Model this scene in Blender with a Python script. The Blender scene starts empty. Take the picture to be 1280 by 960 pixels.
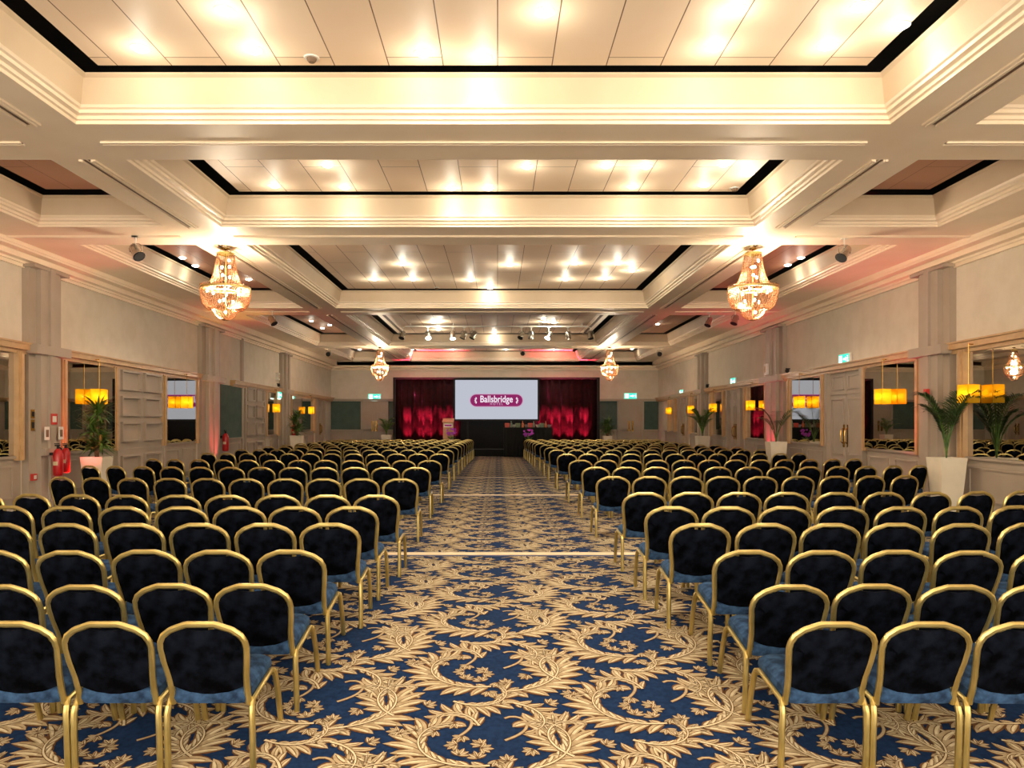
import bpy, math, random
import numpy as np
from mathutils import Vector, Matrix
random.seed(7)
SC = bpy.context.scene
COL = SC.collection
PI = math.pi

# ------------------------------------------------------------------ camera, world, exposure
F, VX, VY, CH = 950.0, 622.0, 528.0, 1.60
cam_d = bpy.data.cameras.new('camera'); cam = bpy.data.objects.new('camera', cam_d); COL.objects.link(cam)
cam.location = (0, 0, CH); cam.rotation_euler = (PI/2, 0, 0)
cam_d.sensor_width = 36; cam_d.lens = 36*F/1280
cam_d.shift_x = (640-VX)/1280; cam_d.shift_y = (VY-480)/1280
cam_d.clip_start = 0.05; cam_d.clip_end = 200
SC.camera = cam
W = bpy.data.worlds.new('world'); SC.world = W; W.use_nodes = True
W.node_tree.nodes['Background'].inputs[0].default_value = (1.0, 0.86, 0.68, 1)
W.node_tree.nodes['Background'].inputs[1].default_value = 4.2
SC.view_settings.view_transform = 'Standard'; SC.view_settings.look = 'None'
SC.view_settings.gamma = 1; SC.view_settings.use_curve_mapping = False
SC.view_settings.exposure = 0.66
DOWN_W = 66.0        # watts of one ceiling downlight
CHAND_W = 190.0
LAMP_COL = (1.0, 0.89, 0.74)
RED_W = 26.0

def at(x, y, D):
    return ((x-VX)*D/F, D, CH-(y-VY)*D/F)

# ------------------------------------------------------------------ materials
def srgb(r, g, b):
    f = lambda c: (c/255/12.92) if c/255 <= .04045 else ((c/255+.055)/1.055)**2.4
    return (f(r), f(g), f(b), 1)
def mat(name, col, rough=.5, metal=0., noise=None, bump=0., bscale=40., **kw):
    m = bpy.data.materials.new(name); m.use_nodes = True
    nt = m.node_tree; b = nt.nodes['Principled BSDF']
    b.inputs['Base Color'].default_value = col; b.inputs['Roughness'].default_value = rough
    b.inputs['Metallic'].default_value = metal
    for k, v in kw.items():
        b.inputs[k.replace('_', ' ')].default_value = v
    tc = nt.nodes.new('ShaderNodeTexCoord')
    if noise:
        n = nt.nodes.new('ShaderNodeTexNoise'); n.inputs['Scale'].default_value = noise[1]
        n.inputs['Detail'].default_value = 3
        nt.links.new(tc.outputs['Object'], n.inputs['Vector'])
        r = nt.nodes.new('ShaderNodeValToRGB'); r.color_ramp.elements[0].color = col; r.color_ramp.elements[1].color = noise[0]
        r.color_ramp.elements[0].position = .38; r.color_ramp.elements[1].position = .66
        nt.links.new(n.outputs['Fac'], r.inputs[0]); nt.links.new(r.outputs[0], b.inputs['Base Color'])
    if bump:
        n2 = nt.nodes.new('ShaderNodeTexNoise'); n2.inputs['Scale'].default_value = bscale
        nt.links.new(tc.outputs['Object'], n2.inputs['Vector'])
        bp = nt.nodes.new('ShaderNodeBump'); bp.inputs['Strength'].default_value = bump; bp.inputs['Distance'].default_value = .01
        nt.links.new(n2.outputs['Fac'], bp.inputs['Height']); nt.links.new(bp.outputs[0], b.inputs['Normal'])
    return m
def emit(name, col, s):
    m = bpy.data.materials.new(name); m.use_nodes = True; nt = m.node_tree; nt.nodes.clear()
    e = nt.nodes.new('ShaderNodeEmission'); e.inputs[0].default_value = col; e.inputs[1].default_value = s
    o = nt.nodes.new('ShaderNodeOutputMaterial'); nt.links.new(e.outputs[0], o.inputs[0]); return m

M = {}
M['wall'] = mat('wall_fabric', srgb(208, 198, 180), .85, noise=(srgb(201, 190, 171), 3), bump=.05, bscale=200)
M['joinery'] = mat('joinery_paint', srgb(166, 152, 136), .5, noise=(srgb(160, 146, 129), 2))
M['rail'] = mat('rail_paint', srgb(188, 152, 108), .35, noise=(srgb(178, 142, 98), 6))
M['plaster'] = mat('beam_plaster', srgb(244, 226, 200), .42, noise=(srgb(238, 218, 190), 1.2), bump=.05, bscale=6)
M['cove_dimmed'] = mat('plaster_dimmed', srgb(214, 192, 162), .6, noise=(srgb(206, 183, 152), 1.2))  # beam plaster darkened in colour to offset strong lamp light on the fascias
M['groove'] = mat('groove_paint', srgb(120, 96, 74), .6, noise=(srgb(110, 86, 66), 5))
M['void'] = mat('dark_void', srgb(34, 29, 26), .9, noise=(srgb(28, 24, 22), 5))
M['teal'] = mat('teal_fabric', srgb(72, 92, 84), .9, noise=(srgb(64, 84, 78), 4), bump=.1, bscale=200)
M['gold'] = mat('gold_metal', srgb(196, 176, 112), .32, .85, noise=(srgb(180, 160, 96), 9))
M['brass'] = mat('brass', srgb(190, 150, 70), .25, 1., noise=(srgb(170, 130, 58), 9))
M['velvet'] = mat('velvet_back_shaded', srgb(2, 2, 3), .95, noise=(srgb(13, 17, 26), 11), bump=.2, bscale=30, Sheen_Weight=.01, Sheen_Tint=srgb(90, 120, 160), Specular_IOR_Level=.02)  # navy velvet blackened: shade on the upright backs is in the colour
M['velvet_seat_lit'] = mat('velvet_seat_lit', srgb(20, 34, 56), .9, noise=(srgb(48, 74, 106), 16), bump=.2, bscale=30, Sheen_Weight=.2, Sheen_Tint=srgb(110, 150, 190), Specular_IOR_Level=.1)  # same velvet with light from above put into its colour
M['mirror'] = mat('mirror_glass', srgb(205, 200, 190), .01, 1., noise=(srgb(200, 196, 186), .5))
M['white'] = mat('white_ceramic', srgb(226, 216, 194), .4, noise=(srgb(216, 206, 184), 3))
M['whiteplastic'] = mat('white_plastic', srgb(225, 220, 210), .4, noise=(srgb(215, 210, 200), 9))
M['black'] = mat('black_paint', srgb(5, 5, 6), .7, noise=(srgb(4, 4, 4), 5))
M['blackcloth'] = mat('black_cloth', srgb(5, 8, 8), .95, noise=(srgb(3, 5, 5), 5))
M['drape'] = mat('dark_drape', srgb(34, 9, 13), .95, noise=(srgb(24, 6, 9), 6), Specular_IOR_Level=.1)
M['red'] = mat('red_enamel', srgb(178, 24, 28), .3, noise=(srgb(160, 18, 22), 8))
M['chrome'] = mat('chrome', srgb(200, 196, 188), .2, 1., noise=(srgb(180, 176, 168), 9))
M['leaf'] = mat('leaf_green', srgb(58, 92, 34), .45, noise=(srgb(86, 120, 44), 14))
M['leafd'] = mat('leaf_dark_green', srgb(40, 66, 34), .45, noise=(srgb(60, 90, 40), 14))
M['stem'] = mat('plant_stem', srgb(120, 84, 50), .8, noise=(srgb(90, 62, 38), 30))
M['soil'] = mat('soil', srgb(50, 36, 26), .95, noise=(srgb(34, 24, 18), 60))
M['wood'] = mat('pale_wood', srgb(190, 146, 96), .4, noise=(srgb(170, 124, 78), 5))
M['purple'] = mat('purple_petal', srgb(178, 60, 190), .6, noise=(srgb(150, 40, 170), 40))
M['crystal'] = None
M['navy'] = mat('carpet_navy', srgb(20, 42, 74), .95, noise=(srgb(14, 32, 60), 30), Specular_IOR_Level=.1)
M['cbrown'] = mat('carpet_brown', srgb(96, 66, 40), .95, noise=(srgb(80, 54, 34), 30), Specular_IOR_Level=.1)
M['cgold'] = mat('carpet_gold', srgb(166, 148, 116), .95, noise=(srgb(148, 129, 98), 22), Specular_IOR_Level=.1)
M['clight'] = mat('carpet_light_gold', srgb(196, 182, 150), .95, noise=(srgb(182, 166, 132), 22), Specular_IOR_Level=.1)
M['strip'] = mat('threshold_beige', srgb(206, 184, 148), .7, noise=(srgb(196, 172, 134), 8))
M['stripblue'] = mat('threshold_blue', srgb(66, 76, 108), .7, noise=(srgb(56, 66, 98), 8))
M['signred'] = mat('sign_red', srgb(190, 50, 40), .5, noise=(srgb(180, 44, 36), 9))
M['bulb'] = emit('lit_bulb', (1, .86, .62, 1), 30)
M['lens'] = emit('lit_downlight', (1, .93, .78, 1), 22)
M['screen'] = emit('lit_screen', srgb(214, 218, 232), .48)
M['logo'] = emit('lit_logo', srgb(146, 40, 100), .6)
M['logotext'] = emit('lit_text', srgb(238, 226, 238), .72)
M['logosub'] = emit('lit_subtext', srgb(206, 160, 194), .62)
M['exitg'] = emit('lit_exit_green', srgb(60, 214, 176), 1.1)
M['exitw'] = emit('lit_exit_white', srgb(225, 255, 248), 1.6)
# pale timber ceiling panels with long dark seams
m = mat('ceiling_panel', srgb(222, 186, 150), .5); nt = m.node_tree; b = nt.nodes['Principled BSDF']
tc = nt.nodes.new('ShaderNodeTexCoord'); mp = nt.nodes.new('ShaderNodeMapping'); mp.inputs['Rotation'].default_value = (0, 0, PI/2)
bt = nt.nodes.new('ShaderNodeTexBrick'); bt.inputs['Scale'].default_value = 1; bt.inputs['Brick Width'].default_value = 2.1
bt.inputs['Row Height'].default_value = .537; bt.inputs['Mortar Size'].default_value = .006; bt.inputs['Mortar Smooth'].default_value = .2
bt.inputs['Color1'].default_value = srgb(250, 225, 196); bt.inputs['Color2'].default_value = srgb(245, 217, 187); bt.inputs['Mortar'].default_value = srgb(120, 84, 58)
nz = nt.nodes.new('ShaderNodeTexNoise'); nz.inputs['Scale'].default_value = 1.6; nz.inputs['Detail'].default_value = 5
mp2 = nt.nodes.new('ShaderNodeMapping'); mp2.inputs['Scale'].default_value = (1, .35, 1)
mx = nt.nodes.new('ShaderNodeMixRGB'); mx.blend_type = 'MULTIPLY'; mx.inputs[0].default_value = .12
nt.links.new(tc.outputs['Object'], mp.inputs[0]); nt.links.new(mp.outputs[0], bt.inputs['Vector'])
nt.links.new(tc.outputs['Object'], mp2.inputs[0]); nt.links.new(mp2.outputs[0], nz.inputs['Vector'])
nt.links.new(bt.outputs['Color'], mx.inputs[1]); nt.links.new(nz.outputs['Fac'], mx.inputs[2]); nt.links.new(mx.outputs[0], b.inputs['Base Color'])
M['panel'] = m
M['sidepanel_shaded'] = m.copy(); M['sidepanel_shaded'].name = 'side_panel_shaded_tint'  # panel copy browned: dimmer, red-tinted light of the side coffers painted in
for n_ in M['sidepanel_shaded'].node_tree.nodes:
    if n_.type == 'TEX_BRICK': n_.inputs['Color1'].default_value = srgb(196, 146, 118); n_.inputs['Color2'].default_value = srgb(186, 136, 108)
# lamp shade: fabric that lets the bulb glow through
def shade_mat():
    m = bpy.data.materials.new('amber_shade'); m.use_nodes = True; nt = m.node_tree; nt.nodes.clear()
    t = nt.nodes.new('ShaderNodeBsdfTranslucent'); d = nt.nodes.new('ShaderNodeBsdfDiffuse'); mx = nt.nodes.new('ShaderNodeMixShader')
    n = nt.nodes.new('ShaderNodeTexNoise'); n.inputs['Scale'].default_value = 30; tc = nt.nodes.new('ShaderNodeTexCoord')
    r = nt.nodes.new('ShaderNodeValToRGB'); r.color_ramp.elements[0].color = srgb(236, 196, 40); r.color_ramp.elements[1].color = srgb(250, 216, 70)
    nt.links.new(tc.outputs['Object'], n.inputs[0]); nt.links.new(n.outputs[0], r.inputs[0])
    o = nt.nodes.new('ShaderNodeOutputMaterial')
    for s in (t, d): nt.links.new(r.outputs[0], s.inputs[0])
    mx.inputs[0].default_value = .35
    nt.links.new(t.outputs[0], mx.inputs[1]); nt.links.new(d.outputs[0], mx.inputs[2])
    tr = nt.nodes.new('ShaderNodeBsdfTransparent'); tr.inputs[0].default_value = (1, .75, .2, 1); m2 = nt.nodes.new('ShaderNodeMixShader'); m2.inputs[0].default_value = .16
    nt.links.new(mx.outputs[0], m2.inputs[1]); nt.links.new(tr.outputs[0], m2.inputs[2]); nt.links.new(m2.outputs[0], o.inputs[0]); return m
M['shade'] = shade_mat()
def crystal_mat():
    m = bpy.data.materials.new('crystal'); m.use_nodes = True; nt = m.node_tree; nt.nodes.clear()
    t = nt.nodes.new('ShaderNodeBsdfTranslucent'); g = nt.nodes.new('ShaderNodeBsdfGlossy'); mx = nt.nodes.new('ShaderNodeMixShader')
    n = nt.nodes.new('ShaderNodeTexNoise'); n.inputs['Scale'].default_value = 40; tc = nt.nodes.new('ShaderNodeTexCoord')
    r = nt.nodes.new('ShaderNodeValToRGB'); r.color_ramp.elements[0].color = srgb(128, 84, 52); r.color_ramp.elements[1].color = srgb(236, 206, 176); n.inputs['Scale'].default_value = 60; r.color_ramp.elements[0].position = .42; r.color_ramp.elements[1].position = .62
    nt.links.new(tc.outputs['Object'], n.inputs[0]); nt.links.new(n.outputs[0], r.inputs[0])
    nt.links.new(r.outputs[0], t.inputs[0]); nt.links.new(r.outputs[0], g.inputs[0]); g.inputs['Roughness'].default_value = .25
    mx.inputs[0].default_value = .4; o = nt.nodes.new('ShaderNodeOutputMaterial')
    nt.links.new(t.outputs[0], mx.inputs[1]); nt.links.new(g.outputs[0], mx.inputs[2]); nt.links.new(mx.outputs[0], o.inputs[0]); return m
M['crystal'] = crystal_mat()

# ------------------------------------------------------------------ mesh helpers
class MB:
    def __init__(s): s.v = []; s.f = []; s.m = []
    def poly(s, pts, faces, mi=0):
        o = len(s.v); s.v += [tuple(p) for p in pts]
        for f in faces: s.f.append(tuple(i+o for i in f)); s.m.append(mi)
    def box(s, x0, x1, y0, y1, z0, z1, mi=0):
        if x0 > x1: x0, x1 = x1, x0
        if y0 > y1: y0, y1 = y1, y0
        s.poly([(x0,y0,z0),(x1,y0,z0),(x1,y1,z0),(x0,y1,z0),(x0,y0,z1),(x1,y0,z1),(x1,y1,z1),(x0,y1,z1)],
               [(0,3,2,1),(4,5,6,7),(0,1,5,4),(1,2,6,5),(2,3,7,6),(3,0,4,7)], mi)
    def hexa(s, p, mi=0):   # 8 points, bottom 4 then top 4
        s.poly(p, [(0,3,2,1),(4,5,6,7),(0,1,5,4),(1,2,6,5),(2,3,7,6),(3,0,4,7)], mi)
    def tube(s, pts, r, n=8, mi=0, cap=True, flat=1.0, closed=False, up=None):
        pts = [Vector(p) for p in pts]; N = len(pts); rings = []
        rr = r if isinstance(r, (list, tuple)) else [r]*N
        prev = None
        for i, p in enumerate(pts):
            if closed: t = (pts[(i+1) % N]-pts[i-1]).normalized()
            else: t = (pts[min(i+1, N-1)]-pts[max(i-1, 0)]).normalized()
            if up is not None: u = Vector(up)
            elif prev is None: u = Vector((0,0,1)) if abs(t.z) < .9 else Vector((0,1,0))
            else: u = prev
            a = (u - t*u.dot(t)).normalized(); bb = t.cross(a); prev = a
            rings.append([p + a*math.cos(k*2*PI/n+PI/n)*rr[i]*flat + bb*math.sin(k*2*PI/n+PI/n)*rr[i] for k in range(n)])
        o = len(s.v)
        for rg in rings: s.v += [tuple(q) for q in rg]
        for i in range(N if closed else N-1):
            j = (i+1) % N
            for k in range(n):
                s.f.append((o+i*n+k, o+i*n+(k+1) % n, o+j*n+(k+1) % n, o+j*n+k)); s.m.append(mi)
        if cap and not closed:
            s.f.append(tuple(o+k for k in range(n))[::-1]); s.m.append(mi)
            s.f.append(tuple(o+(N-1)*n+k for k in range(n))); s.m.append(mi)
    def lathe(s, prof, n=16, c=(0,0,0), mi=0, cap=True):
        o = len(s.v)
        for r, z in prof:
            for k in range(n): s.v.append((c[0]+r*math.cos(2*PI*k/n), c[1]+r*math.sin(2*PI*k/n), c[2]+z))
        for i in range(len(prof)-1):
            for k in range(n):
                s.f.append((o+i*n+k, o+i*n+(k+1) % n, o+(i+1)*n+(k+1) % n, o+(i+1)*n+k)); s.m.append(mi)
        if cap:
            s.f.append(tuple(o+k for k in range(n))[::-1]); s.m.append(mi)
            s.f.append(tuple(o+(len(prof)-1)*n+k for k in range(n))); s.m.append(mi)
    def ball(s, c, r, mi=0, n=8, sq=1.):
        s.lathe([(max(1e-4, r*math.sin(PI*i/(n//2+1))), -r*sq*math.cos(PI*i/(n//2+1))) for i in range(0, n//2+2)], n, c, mi, cap=False)
    def loft(s, rings, mi=0, cap=True):
        n = len(rings[0]); o = len(s.v)
        for r in rings: s.v += [tuple(p) for p in r]
        for i in range(len(rings)-1):
            for k in range(n): s.f.append((o+i*n+k, o+i*n+(k+1) % n, o+(i+1)*n+(k+1) % n, o+(i+1)*n+k)); s.m.append(mi)
        if cap:
            s.f.append(tuple(o+k for k in range(n))[::-1]); s.m.append(mi)
            s.f.append(tuple(o+(len(rings)-1)*n+k for k in range(n))); s.m.append(mi)
    def build(s, name, mats, parent=None, smooth=False, loc=None):
        me = bpy.data.meshes.new(name); me.from_pydata(s.v, [], s.f)
        if not isinstance(mats, (list, tuple)): mats = [mats]
        for m_ in mats: me.materials.append(m_)
        me.polygons.foreach_set('material_index', s.m)
        if smooth:
            me.polygons.foreach_set('use_smooth', [True]*len(s.f))
            try: me.set_sharp_from_angle(angle=math.radians(38))
            except Exception: pass
        me.update()
        o = bpy.data.objects.new(name, me); COL.objects.link(o)
        if parent: o.parent = parent
        if loc: o.location = loc
        return o
def thing(name, label, cat, loc=(0,0,0), rz=0, group=None):
    o = bpy.data.objects.new(name, None); COL.objects.link(o); o.empty_display_size = .1
    o.location = loc; o.rotation_euler = (0,0,rz); o['label'] = label; o['category'] = cat
    if group: o['group'] = group
    return o
def tag(o, label, cat, group=None, kind=None):
    o['label'] = label; o['category'] = cat
    if group: o['group'] = group
    if kind: o['kind'] = kind
    return o
def struct(o, label=None):
    o['kind'] = 'structure'
    if label: o['label'] = label
    return o
def dup(root, label=None, group=None, loc=None, rot=None):
    r = root.copy(); COL.objects.link(r)
    if label: r['label'] = label
    if group: r['group'] = group
    if loc is not None: r.location = loc
    if rot is not None: r.rotation_euler = rot
    for ch in root.children:
        c = ch.copy(); COL.objects.link(c); c.parent = r
        for g in ch.children:
            d = g.copy(); COL.objects.link(d); d.parent = c
    return r
def plight(parent, loc, W_, col, rad=.05, spot=None, rot=None, blend=.6, name='lamp_light'):
    l = bpy.data.lights.new(name, 'SPOT' if spot else 'POINT'); l.energy = W_; l.color = col; l.shadow_soft_size = rad
    if spot: l.spot_size = spot; l.spot_blend = blend
    o = bpy.data.objects.new(name, l); COL.objects.link(o); o.parent = parent; o.location = loc
    if rot: o.rotation_euler = rot
    return o
ORD = ['', 'first', 'second', 'third', 'fourth', 'fifth', 'sixth', 'seventh', 'eighth', 'ninth', 'tenth', 'eleventh', 'twelfth',
       'thirteenth', 'fourteenth', 'fifteenth', 'sixteenth', 'seventeenth', 'eighteenth', 'nineteenth']

# ------------------------------------------------------------------ room dimensions
XL, XR, YB, Y0 = -8.45, 8.15, 38.5, -2.0
ZB, ZP = 4.66, 5.08
def ground(y):
    return float(np.interp(y, [-3, 2.6, 3.4, 4.1, 4.72, 5.34, 6.0, 6.7, 7.4], [-.34, -.34, -.335, -.30, -.225, -.13, -.045, -.008, 0]))
zr = lambda y: 2.93-.0066*(y-12.9)      # picture rail, falls a touch towards the stage
zd = lambda y: .96+.0085*(y-12)         # dado sill

# ------------------------------------------------------------------ floor with woven scroll carpet
fb = MB()
ys = [Y0]+list(np.arange(0, 8.01, .1))+[16, 24, 32, YB+.3]
for a, b_ in zip(ys[:-1], ys[1:]):
    fb.poly([(XL-.2, a, ground(a)), (XR+.2, a, ground(a)), (XR+.2, b_, ground(b_)), (XL-.2, b_, ground(b_))], [(0,1,2,3)], 0)
TW, TH = 1.25, 1.05
def carpet_tile(lod):
    V, Fq, Mi = [], [], []
    def strip(cl, ws, mi, z):
        n = len(cl); o = len(V)
        for i, p in enumerate(cl):
            t = cl[min(i+1, n-1)]-cl[max(i-1, 0)]; t = t/(np.hypot(*t)+1e-9); nrm = np.array([-t[1], t[0]])
            V.append((*(p+nrm*ws[i]), z)); V.append((*(p-nrm*ws[i]), z))
        for i in range(n-1):
            Fq.append((o+2*i, o+2*i+1, o+2*i+3, o+2*i+2)); Mi.append(mi)
    rng = random.Random(3)
    def lobe(base, ang, L, wd, curl):
        n = 6 if lod == 0 else 4
        p = np.array(base, float); cl = [p.copy()]; a = ang
        for i in range(n-1):
            p = p+np.array([math.cos(a), math.sin(a)])*L/(n-1); cl.append(p.copy()); a += curl/(n-1)
        u = np.linspace(0, 1, n); pr = (np.sin(PI*np.clip(u*.86+.12, 0, 1)))**.8; pr[-1] = .02
        if lod == 0:
            strip(cl, pr*wd*1.42+.0035*(u < .98), 1, .0012)
        strip(cl, pr*wd, 2, .0024)
        if lod == 0:
            sh = [c+np.array([-math.sin(ang+curl*k/n), math.cos(ang+curl*k/n)])*wd*.38*(1 if curl > 0 else -1) for k, c in enumerate(cl)]
            strip(sh[1:-1], (pr*wd*.30)[1:-1], 3, .0036)
            strip(cl[:-1], (np.ones(n)*.0022)[:-1], 1, .0042)
    def frond(p0, a0, L, turn, nl, ll, tipcurl=1., stem=.008):
        N = 26; p = np.array(p0, float); a = a0; pts = [p.copy()]; an = [a]
        for i in range(N):
            k = i/N
            a += turn/N*(.45+1.1*k*tipcurl); p = p+np.array([math.cos(a), math.sin(a)])*L/N; pts.append(p.copy()); an.append(a)
        if lod == 0: strip(pts, [stem*1.5*(1-.6*i/N) for i in range(N+1)], 1, .0046)
        strip(pts, [stem*.8*(1-.6*i/N) for i in range(N+1)], 2, .0052)
        for j in range(nl):
            t = .10+.86*j/(nl-1) ; i = int(t*N)
            s = math.sin(PI*(.22+.68*t))
            for sd in (1, -1):
                out = 1.15 if sd*turn < 0 else .78
                lobe(pts[i], an[i]+sd*(1.0-.35*t), ll*s*out, ll*.20*(.6+.5*s), -sd*.9)
        lobe(pts[-1], an[-1], ll*.7, ll*.17, .3*math.copysign(1, turn))
        return pts
    occ = []
    def plume(p0, a0, L, turn, nl, ll, stem=.009, wd=.145):
        N = 30; p = np.array(p0, float); a = a0; pts = [p.copy()]; an = [a]
        for i in range(N):
            a += turn/N*(.35+1.3*i/N); p = p+np.array([math.cos(a), math.sin(a)])*L/N; pts.append(p.copy()); an.append(a)
        for j in range(nl-1, -1, -1):
            t = .06+.90*j/(nl-1); i = int(t*N); sc = math.sin(PI*(.20+.62*t))
            for sd in (1, -1):
                out = 1.2 if sd*turn < 0 else .62
                l_ = ll*sc*out*rng.uniform(.88, 1.1)
                lobe(pts[i], an[i]+sd*.42, l_, ll*wd*(.55+.5*sc)*(1 if out > 1 else .8), sd*(.75 if out > 1 else .5))
                for q in (.4, .8): occ.append(pts[i]+np.array([math.cos(an[i]+sd*.7), math.sin(an[i]+sd*.7)])*l_*q)
        lobe(pts[-1], an[-1], ll*.55, ll*.14, .8*math.copysign(1, turn))
        if lod == 0: strip(pts, [stem*1.7*(1-.6*i/N) for i in range(N+1)], 1, .0046)
        strip(pts, [stem*(1-.6*i/N) for i in range(N+1)], 3 if lod == 0 else 2, .0052)
        occ.extend(pts)
    plume((.06, .12), .10, 1.05, 3.3, 13, .235)
    plume((1.20, .72), 3.3, .98, -3.3, 12, .225)
    plume((.50, .30), 2.5, .62, -2.7, 9, .18)
    plume((.92, .50), -.55, .60, 2.8, 9, .17)
    plume((.12, 1.0), -.35, .50, -2.2, 8, .16)
    plume((1.12, .16), 1.9, .42, 2.3, 7, .15)
    for (p0, a0, L, tr) in (((.05, .5), .6, .5, 4.2), ((.66, .56), 2.4, .44, -4.4), ((.98, .02), .9, .42, 3.6)):
        N = 12; p = np.array(p0, float); a = a0; pts = [p.copy()]
        for i in range(N): a += tr/N*(i/N)*1.6; p = p+np.array([math.cos(a), math.sin(a)])*L/N; pts.append(p.copy())
        if lod == 0: strip(pts, [.015]*(N+1), 1, .0008)
        strip(pts, [.0095]*(N+1), 2, .0018); occ.extend(pts)
    # sprigs fill the open ground between the scrolls
    for _ in range(700):
        c = np.array([rng.uniform(0, TW), rng.uniform(0, TH)])
        dmin = 9
        for q in occ:
            dx = abs(q[0]-c[0]); dx = min(dx, abs(TW-dx)); dy = abs(q[1]-c[1]); dmin = min(dmin, dx*dx+dy*dy)
        if dmin > .085**2:
            a0 = rng.uniform(0, 6.28)
            for q in range(5):
                an_ = a0+(q-2)*.52
                lobe(c-np.array([math.cos(a0), math.sin(a0)])*.04, an_, .09*(1-.10*abs(q-2)), .0135, .5*(q-2)/2)
            occ.append(c); occ.append(c+np.array([math.cos(a0), math.sin(a0)])*.05)
    return np.array(V), np.array(Fq), np.array(Mi)
cv, cf, cm = [], [], []; off = len(fb.v)
KS = .86; TW0, TH0 = TW, TH; TWs, THs = TW*KS, TH*KS
for ix in range(-10, 10):
    for iy in range(0, 46):
        cx, cy = ix*TWs, 2.2+iy*THs+(ix % 2)*THs*.5
        if cy > 35.2: continue
        mx_, my_ = cx+TWs/2, cy+THs/2
        if cx < XL+.1 or cx+TWs > XR-.05: continue
        if abs(mx_)*F/max(my_, .5) > 760 : continue
        if my_ > 9.5 and not (-2.6 < mx_ < 3.0) and abs(mx_) < 5.6: continue
        lod = 0 if my_ < 14 else 1
        V, Fq, Mi = carpet_cache.get(lod, (None,)*3) if 'carpet_cache' in globals() else (None,)*3
        if V is None:
            if 'carpet_cache' not in globals(): carpet_cache = {}
            carpet_cache[lod] = carpet_tile(lod); V, Fq, Mi = carpet_cache[lod]
        Q = V.copy(); Q[:, :2] *= KS; Q[:, 0] += cx; Q[:, 1] += cy
        gz = np.interp(Q[:, 1], [-3, 2.6, 3.4, 4.1, 4.72, 5.34, 6.0, 6.7, 7.4], [-.34, -.34, -.335, -.30, -.225, -.13, -.045, -.008, 0])
        Q[:, 2] += gz + .0008 + (0.0015 if my_ < 8 else 0)
        cv.append(Q); cf.append(Fq+off); cm.append(Mi); off += len(Q)
me = bpy.data.meshes.new('floor')
allv = np.vstack([np.array(fb.v)]+cv); allf = np.vstack([np.array(fb.f)]+cf); allm = np.concatenate([np.array(fb.m)]+cm)
me.vertices.add(len(allv)); me.vertices.foreach_set('co', allv.astype(np.float32).ravel())
me.loops.add(allf.size); me.loops.foreach_set('vertex_index', allf.astype(np.int32).ravel())
me.polygons.add(len(allf)); me.polygons.foreach_set('loop_start', np.arange(0, allf.size, 4, dtype=np.int32))
for k in ('navy', 'cbrown', 'cgold', 'clight'): me.materials.append(M[k])
me.update(calc_edges=True); me.polygons.foreach_set('material_index', allm.astype(np.int32)); me.validate()
floor = bpy.data.objects.new('floor', me); COL.objects.link(floor); struct(floor)
for i, (yy, w) in enumerate(((9.1, .17), (16.5, .20), (21.8, .10))):
    b = MB(); b.box(XL+.05, XR-.05, yy, yy+w, 0.001, .016, 0); b.box(XL+.05, XR-.05, yy-.035, yy, .001, .012, 1)
    b.box(XL+.05, XR-.05, yy+w, yy+w+.04, .001, .012, 1 if i < 2 else 0)
    struct(b.build('trim_%d' % (i+1), [M['strip'], M['stripblue']]))

# ------------------------------------------------------------------ walls
TOP = ZP+.5
def quadwall(name, pts):
    b = MB(); b.hexa(pts); return struct(b.build(name, M['wall']))
g0 = -.4
b = MB(); b.box(XL-.25, XL, Y0, YB, g0, TOP); struct(b.build('wall_left', M['wall']))
b = MB(); b.box(XR, XR+.25, Y0, YB, g0, TOP); struct(b.build('wall_right', M['wall']))
b = MB(); b.box(XL-.25, XR+.25, YB, YB+.25, g0, TOP); struct(b.build('wall_back', M['wall']))

# a slab on a side wall, edges following the rail / sill lines
def slab(b, side, ya, yb, za, zb_, d0, d1, mi=0):
    """za, zb_ functions of y or numbers; d = distance out from the wall"""
    X = (XL if side < 0 else XR); fa = za if callable(za) else (lambda y: za); fz = zb_ if callable(zb_) else (lambda y: zb_)
    xa, xb = X-side*d0, X-side*d1
    if xa > xb: xa, xb = xb, xa
    b.hexa([(xa,ya,fa(ya)),(xb,ya,fa(ya)),(xb,yb,fa(yb)),(xa,yb,fa(yb)),(xa,ya,fz(ya)),(xb,ya,fz(ya)),(xb,yb,fz(yb)),(xa,yb,fz(yb))], mi)
def px2y(side, x): return (abs(XL if side < 0 else XR))*F/abs(x-VX)
def mould_frame(b, side, ya, yb, za, zb_, w=.035, d0=.02, d1=.045, mi=0):
    fa = za if callable(za) else (lambda y: za); fz = zb_ if callable(zb_) else (lambda y: zb_)
    slab(b, side, ya, yb, fa, lambda y: fa(y)+w, d0, d1, mi); slab(b, side, ya, yb, lambda y: fz(y)-w, fz, d0, d1, mi)
    slab(b, side, ya, ya+w, lambda y: fa(y)+w, lambda y: fz(y)-w, d0, d1, mi); slab(b, side, yb-w, yb, lambda y: fa(y)+w, lambda y: fz(y)-w, d0, d1, mi)

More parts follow.
